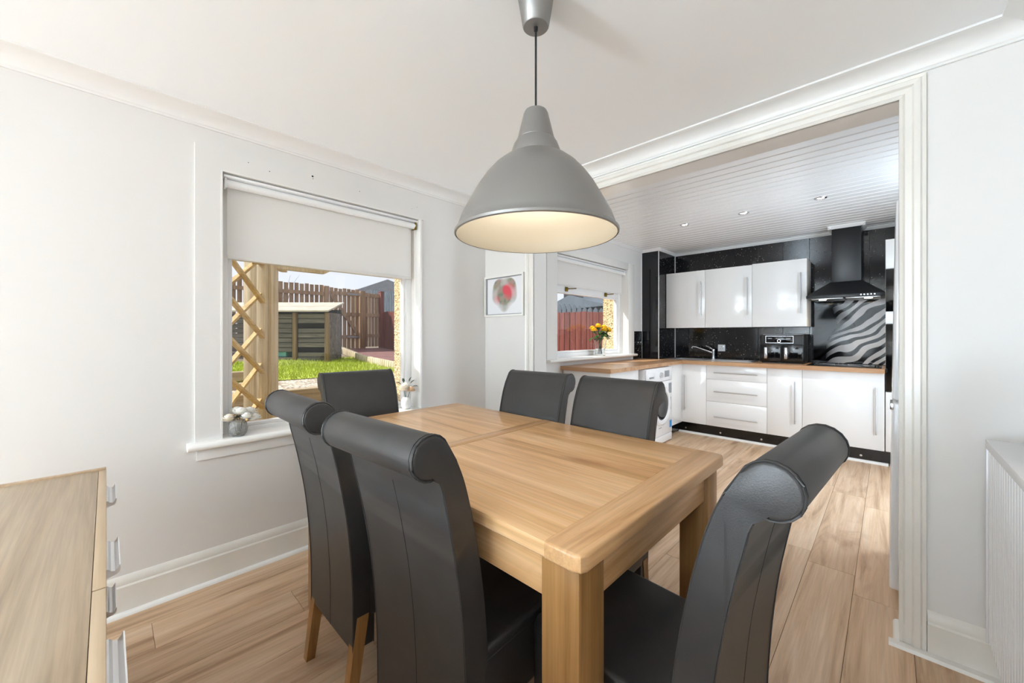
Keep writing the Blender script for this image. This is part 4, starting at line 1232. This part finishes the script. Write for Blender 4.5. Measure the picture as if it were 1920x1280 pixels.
def sheet(name, x0, x1, y0f, y1f, dz, mat, nx=24, ny=10):
    mb = MB()
    g = []
    for i in range(nx + 1):
        x = x0 + (x1 - x0) * i / nx
        a, b_ = y0f(x), y1f(x)
        g.append([mb.bm.verts.new((x, a + (b_ - a) * j / ny, gz(x) + dz)) for j in range(ny + 1)])
    for i in range(nx):
        for j in range(ny):
            mb.bm.faces.new((g[i][j], g[i + 1][j], g[i + 1][j + 1], g[i][j + 1]))
    return mb.build(name, mat)

gr = MB()
gr.box(-4.72, WX - 0.02, -8, 14, -0.35, -0.15)
gr.hexa([(-8.0, -8, -0.35), (-4.72, -8, -0.35), (-4.72, 14, -0.35), (-8.0, 14, -0.35)], [(-8.0, -8, 0.61), (-4.72, -8, 0.57), (-4.72, 14, 0.57), (-8.0, 14, 0.61)])
gr.hexa([(-11.0, -8, -0.35), (-8.0, -8, -0.35), (-8.0, 14, -0.35), (-11.0, 14, -0.35)], [(-11.0, -8, 0.81), (-8.0, -8, 0.61), (-8.0, 14, 0.61), (-11.0, 14, 0.81)])
gr.box(-60, -11.0, -40, 50, -0.35, 0.81)
structure(gr.build('ground', M_SOIL, smooth=False), 'bare garden ground outside the windows')

edge_y = lambda x: 3.43 + (-6.0 - x) * 0.18            # log edging line
lawn_front = lambda y: -5.55 - 0.25 * math.sin(y * 1.3)
gv = sheet('gravel_bed', -6.2, -4.80, lambda x: -2.0, lambda x: 5.6, 0.006, M_GRAVEL, 6, 10)
tag(gv, 'pale gravel bed behind the timber sleepers', 'gravel', kind='stuff')
lw = sheet('lawn', -8.9, -5.75, lambda x: -2.0, lambda x: min(5.6, edge_y(x)), 0.014, M_GRASS, 14, 14)
rnd = random.Random(11)
mb = MB()
mb.bm.from_mesh(lw.data)
for i in range(15000):
    x = rnd.uniform(-8.8, -5.72); y = rnd.uniform(-0.5, min(5.5, edge_y(x)))
    if x > lawn_front(y) : continue
    a = rnd.uniform(0, 6.28); h = rnd.uniform(0.03, 0.07); w_ = 0.006
    z = gz(x) + 0.012
    p = [mb.bm.verts.new((x - w_ * math.cos(a), y - w_ * math.sin(a), z)), mb.bm.verts.new((x + w_ * math.cos(a), y + w_ * math.sin(a), z)), mb.bm.verts.new((x + rnd.uniform(-.03, .03), y + rnd.uniform(-.03, .03), z + h))]
    mb.bm.faces.new(p)
me = bpy.data.meshes.new('lawn'); mb.bm.to_mesh(me); mb.bm.free(); me.materials.append(M_GRASS); lw.data = me
tag(lw, 'bright green lawn in front of the timber store', 'lawn', kind='stuff')
pv = sheet('paving', -10.8, -5.2, edge_y, lambda x: 5.65, 0.020, M_PAVE, 10, 4)
tag(pv, 'purple brown paved path leading to the gate', 'paving', kind='stuff')

le = thing('lawn_edging', 'row of short pale logs edging the lawn', 'edging', (-8.0, 3.8, gz(-8.0)))
lm = None
for i in range(38):
    x = -10.3 + i * 0.118
    if lm is None:
        lm = MB().lathe([(0.048, 0), (0.048, 0.13), (0.040, 0.145), (0, 0.148)], seg=10).build('log', M_PERG, le, world=False)
        o = lm
    else:
        o = lm.copy(); col.objects.link(o); o.parent = le
    o.location = (x + 8.0, edge_y(x) - 3.8, gz(x) - gz(-8.0))

sl = thing('sleeper_wall', 'low retaining wall of pale timber sleepers at the gravel', 'retaining wall', (-4.70, 1.5, -0.15))
for k in range(4):
    for j in range(4):
        ya = -3.0 + j * 2.4 + (0.6 if k % 2 else 0)
        MB().box(-4.78, -4.66, ya + 0.004, ya + 2.396, -0.15 + k * 0.19, -0.15 + (k + 1) * 0.19 - 0.006, 0.008, 1).build('sleeper', M_SLEEP, sl)
for k, (xx, z_) in enumerate([(-5.25, 0.66), (-5.9, 0.74)]):
    st_ = MB().box(-0.06, 0.06, -0.9, 0.9, -0.12, 0.0, 0.008, 1).build('sleeper', M_SLEEP)
    st_.location = (xx, 0.35 + 0.25 * k, z_)
    tag(st_, ['weathered timber step sleeper nearer the trellis', 'weathered timber step sleeper nearer the timber store'][k], 'sleeper')

# pergola post with trellis
pg = thing('trellis_pergola', 'pale timber pergola post with a diagonal trellis outside the window', 'trellis', (-3.80, 0.95, -0.15), R(-40.3))
MB().box(-0.06, 0.06, -0.06, 0.06, 0, 2.40, 0.006).build('post', M_PERG, pg, world=False)
MB().box(0.66, 0.76, -0.05, 0.05, 0, 2.40, 0.006).build('post', M_PERG, pg, world=False)
MB().box(0.061, 0.105, -0.035, 0.035, 0.35, 2.02, 0.003).build('trellis_frame', M_PERG, pg, world=False)
MB().box(-0.419 - 0.045, -0.419 + 0.045, -0.356 - 0.045, -0.356 + 0.045, 0, 2.2, 0.006).build('post', M_PERG, pg, world=False)
MB().box(-0.30, 0.75, -0.025, 0.025, 1.93, 2.05, 0.004).build('beam', M_PERGX, pg, world=False)
MB().box(0.063, 0.66, -0.030, 0.030, 0.42, 0.48, 0.003).build('trellis_rail', M_PERGX, pg, world=False)
for k in range(5):
    z_ = 0.46 + k * 0.29
    for (xa, xb, dy) in ((0.10, 0.66, 0.012), (0.66, 0.10, -0.012)):
        MB().beam((xa, dy, z_), (xb, dy, z_ + 0.36), 0.020, 0.036, (0, 1, 0)).build('trellis_slat', M_PERGX, pg, world=False, smooth=False)
MB().prism([(0.0, 1.92), (0.0, 2.06), (0.66, 2.06), (0.66, 2.00), (0.60, 1.96), (0.52, 1.955), (0.46, 1.92)], 'X', -0.03, 0.03).build('brace_beam', M_PERG, pg, world=False, rot=(0, 0, R(40.3)))

# timber store, front square on to the house corner
sh = thing('timber_store', 'low grey slatted timber store with a pale lean to roof', 'shed', (-8.25, 3.16, 0.60), FWD)
L = 3.0
for bx0, bx1, miss in [(-0.63, -0.07, (7, 2)), (-1.42, -0.75, ()), (-2.2, -1.5, ())]:
    for k in range(10):
        if k in miss: continue
        if bx0 == -1.42 and k in (1,): continue
        MB().box(bx0, bx1, -0.012, 0.012, 0.06 + k * 0.098, 0.06 + k * 0.098 + 0.086, 0.003, 1).build('board', M_SHED, sh, world=False)
for px_ in (-0.035, -0.69, -1.46, -2.24):
    MB().box(px_ - 0.035, px_ + 0.035, -0.05, 0.03, 0, 1.06, 0.004).build('post', M_SHEDP, sh, world=False)
MB().box(-1.40, -0.90, 0.04, 0.30, 0.15, 0.27, 0.02).build('tub', M_TEAL, sh, world=False)
MB().box(-2.25, 0.0, 0.55, 0.58, 0.0, 1.15).build('back_board', M_DARKIN, sh, world=False)
MB().box(-0.02, 0.0, 0.03, 0.55, 0.0, 1.06).build('side_board', M_SHED, sh, world=False)
for k in range(2):
    MB().hexa([(-2.35, -0.14 + k * .36, 1.07 + k * .11), (0.05, -0.14 + k * .36, 1.07 + k * .11), (0.05, 0.24 + k * .36, 1.18 + k * .11), (-2.35, 0.24 + k * .36, 1.18 + k * .11)],
              [(-2.35, -0.14 + k * .36, 1.10 + k * .11), (0.05, -0.14 + k * .36, 1.10 + k * .11), (0.05, 0.24 + k * .36, 1.21 + k * .11), (-2.35, 0.24 + k * .36, 1.21 + k * .11)]).build('roof_board', M_FELT, sh, world=False, smooth=False)

# picket fence parallel to the house
FXX = -10.9
fn = thing('picket_fence', 'weathered brown picket fence behind the timber store', 'fence', (FXX, 1.5, 0.80))
pk = MB().box(-0.009, 0.009, -0.048, 0.048, 0.03, 1.74, 0.003, 1).build('picket', M_PICK, fn, world=False)
pk.location = (0, 3.98 - 1.5, 0)
for k in range(1, 52):
    o = pk.copy(); col.objects.link(o); o.parent = fn
    o.location = (0, 3.98 - k * 0.122 - 1.5, random.uniform(-0.015, 0.015))
for z_ in (0.35, 1.50):
    MB().box(0.010, 0.045, -3.8, 2.6, z_ - 0.045, z_ + 0.045).build('rail', M_PICK, fn, world=False)
for yy in (2.60, 0.8, -1.0, -2.8):
    MB().box(-0.05, 0.06, yy - 0.06, yy + 0.06, 0, 1.72, 0.004).build('post', M_PICK, fn, world=False)
gt = thing('garden_gate', 'brown slatted garden gate with diagonal brace beside the fence', 'gate', (FXX, 4.55, 0.80))
for k in range(7):
    MB().box(-0.009, 0.009, -0.36 + k * 0.118, -0.26 + k * 0.118, 0.0, 1.70 - 0.01 * (k % 3), 0.003, 1).build('slat', M_PICK, gt, world=False)
for z_ in (0.35, 0.98, 1.55):
    MB().box(0.010, 0.04, -0.37, 0.46, z_ - 0.05, z_ + 0.05).build('rail', M_PICK, gt, world=False)
MB().beam((0.055, -0.34, 1.50), (0.055, 0.42, 0.40), 0.03, 0.09, (0, 0, 1)).build('brace', M_PICK, gt, world=False, smooth=False)
MB().box(0.041, 0.047, 0.10, 0.46, 0.33, 0.37).build('hinge', M_GREYP, gt, world=False)
MB().box(0.041, 0.047, 0.10, 0.46, 1.53, 1.57).build('hinge', M_GREYP, gt, world=False)
gp = thing('gate_panel', 'fixed slatted fence panel with post to the right of the gate', 'fence', (FXX, 5.30, 0.80))
MB().box(-0.06, 0.07, -0.27, -0.13, 0, 1.66, 0.004).build('post', M_PICK, gp, world=False)
for k in range(5):
    MB().box(-0.009, 0.009, -0.11 + k * 0.095, -0.03 + k * 0.095, 0.06, 1.62, 0.003, 1).build('slat', M_PICK, gp, world=False)
for z_ in (0.38, 0.98, 1.55):
    MB().box(0.010, 0.04, -0.13, 0.36, z_ - 0.05, z_ + 0.05).build('rail', M_PICK, gp, world=False)

# red boundary fence and slate grey fence behind it
def slope_fence(name, label, y, xs0, xs1, pitch, bw_, zt, mat, group=None, point=False):
    t = thing(name, label, 'fence', ((xs0 + xs1) / 2, y, 0.0), group=group)
    n_ = int((xs1 - xs0) / pitch)
    cx = (xs0 + xs1) / 2
    for k in range(n_):
        x = xs0 + k * pitch
        h = zt(x) + random.uniform(-0.012, 0.012)
        b0 = max(gz(x), -0.15)
        if point:
            MB().prism([(x - cx, b0), (x - cx + bw_, b0), (x - cx + bw_, h - 0.06), (x - cx + bw_ / 2, h), (x - cx, h - 0.06)], 'Y', -0.01, 0.01).build('picket', mat, t, world=False, smooth=False)
        else:
            MB().box(x - cx, x - cx + bw_, -0.01, 0.01, b0, h, 0.002, 1).build('board', mat, t, world=False, smooth=False)
    for dz in (0.20, 0.75):
        MB().beam((xs0 - cx, 0.028, zt(xs0) - dz), (xs1 - cx, 0.028, zt(xs1) - dz), 0.035, 0.08).build('rail', mat, t, world=False, smooth=False)
    return t
slope_fence('boundary_fence', 'red stained close boarded fence seen through the kitchen window', 5.72, -10.8, -2.85, 0.118, 0.110, lambda x: 1.60 + (-3.9 - x) * 0.043, M_PICKR)
slope_fence('boundary_fence', 'slate grey pointed picket fence rising behind the red fence', 6.60, -13.4, -3.4, 0.125, 0.095, lambda x: 1.80 + (-4.6 - x) * 0.118, M_PICKG, point=True)
MBX = thing('fence_post', 'dark red fence post where the gate panel meets the red fence', 'post', (-10.85, 5.66, 0.80))
MB().box(-0.07, 0.07, -0.05, 0.05, 0, 1.66, 0.004).build('post', M_PICKR, MBX, world=False)
MB().box(-0.08, 0.08, -0.06, 0.06, 1.66, 1.69, 0.004).build('post_cap', M_PICKR, MBX, world=False)

# neighbouring roofs and a bare tree
def house(name, label, loc, rz, w_, d_, h, rh, wallm, roofm):
    t = thing(name, label, 'building', loc, rz)
    MB().box(-w_ / 2, w_ / 2, -d_ / 2, d_ / 2, 0, h).build('walls', wallm, t, world=False, smooth=False)
    MB().prism([(-w_ / 2 - .2, h - 0.05), (0, h + rh), (w_ / 2 + .2, h - 0.05)], 'Y', -d_ / 2 - .2, d_ / 2 + .2).build('roof', roofm, t, world=False, smooth=False)
    MB().box(-0.5, 0.5, -d_ / 2 - 0.02, -d_ / 2, 0.9, 1.9).build('window', M_DARKGLASS, t, world=False, smooth=False)
house('neighbour_house', 'grey roofed house peeping over the gate', (-29.9, 16.2, 0.8), FWD + 0.3, 5.0, 8.0, 3.45, 1.0, M_DASH, M_ROOF)
house('outbuilding', 'low slate grey outbuilding beyond the grey fence', (-6.9, 12.6, 0.8), -0.3, 3.4, 4.0, 1.30, 0.40, M_PICKG, M_PICKG)
tr_ = thing('bare_tree', 'bare leafless tree far behind the picket fence', 'tree', (-27.0, 7.6, 0.8))
rnd = random.Random(9)
mb = MB()
mb.tube([(0, 0, 0), (0.05, 0, 1.6), (0, 0.05, 3.0)], [0.12, 0.08, 0.05], 6)
mb.build('trunk', M_DARKWOOD, tr_, world=False)
for i in range(26):
    a = rnd.uniform(0, 6.28); z_ = rnd.uniform(1.2, 3.0); l = rnd.uniform(0.8, 1.6)
    d = Vector((math.cos(a) * .6, math.sin(a) * .6, rnd.uniform(.6, 1.1)))
    MB().tube([(0.03, 0, z_), Vector((0.03, 0, z_)) + d * l * .5, Vector((0, 0, z_)) + d * l + Vector((0, 0, .2))], [0.022, 0.013, 0.005], 5).build('branch', M_GREYP, tr_, world=False)
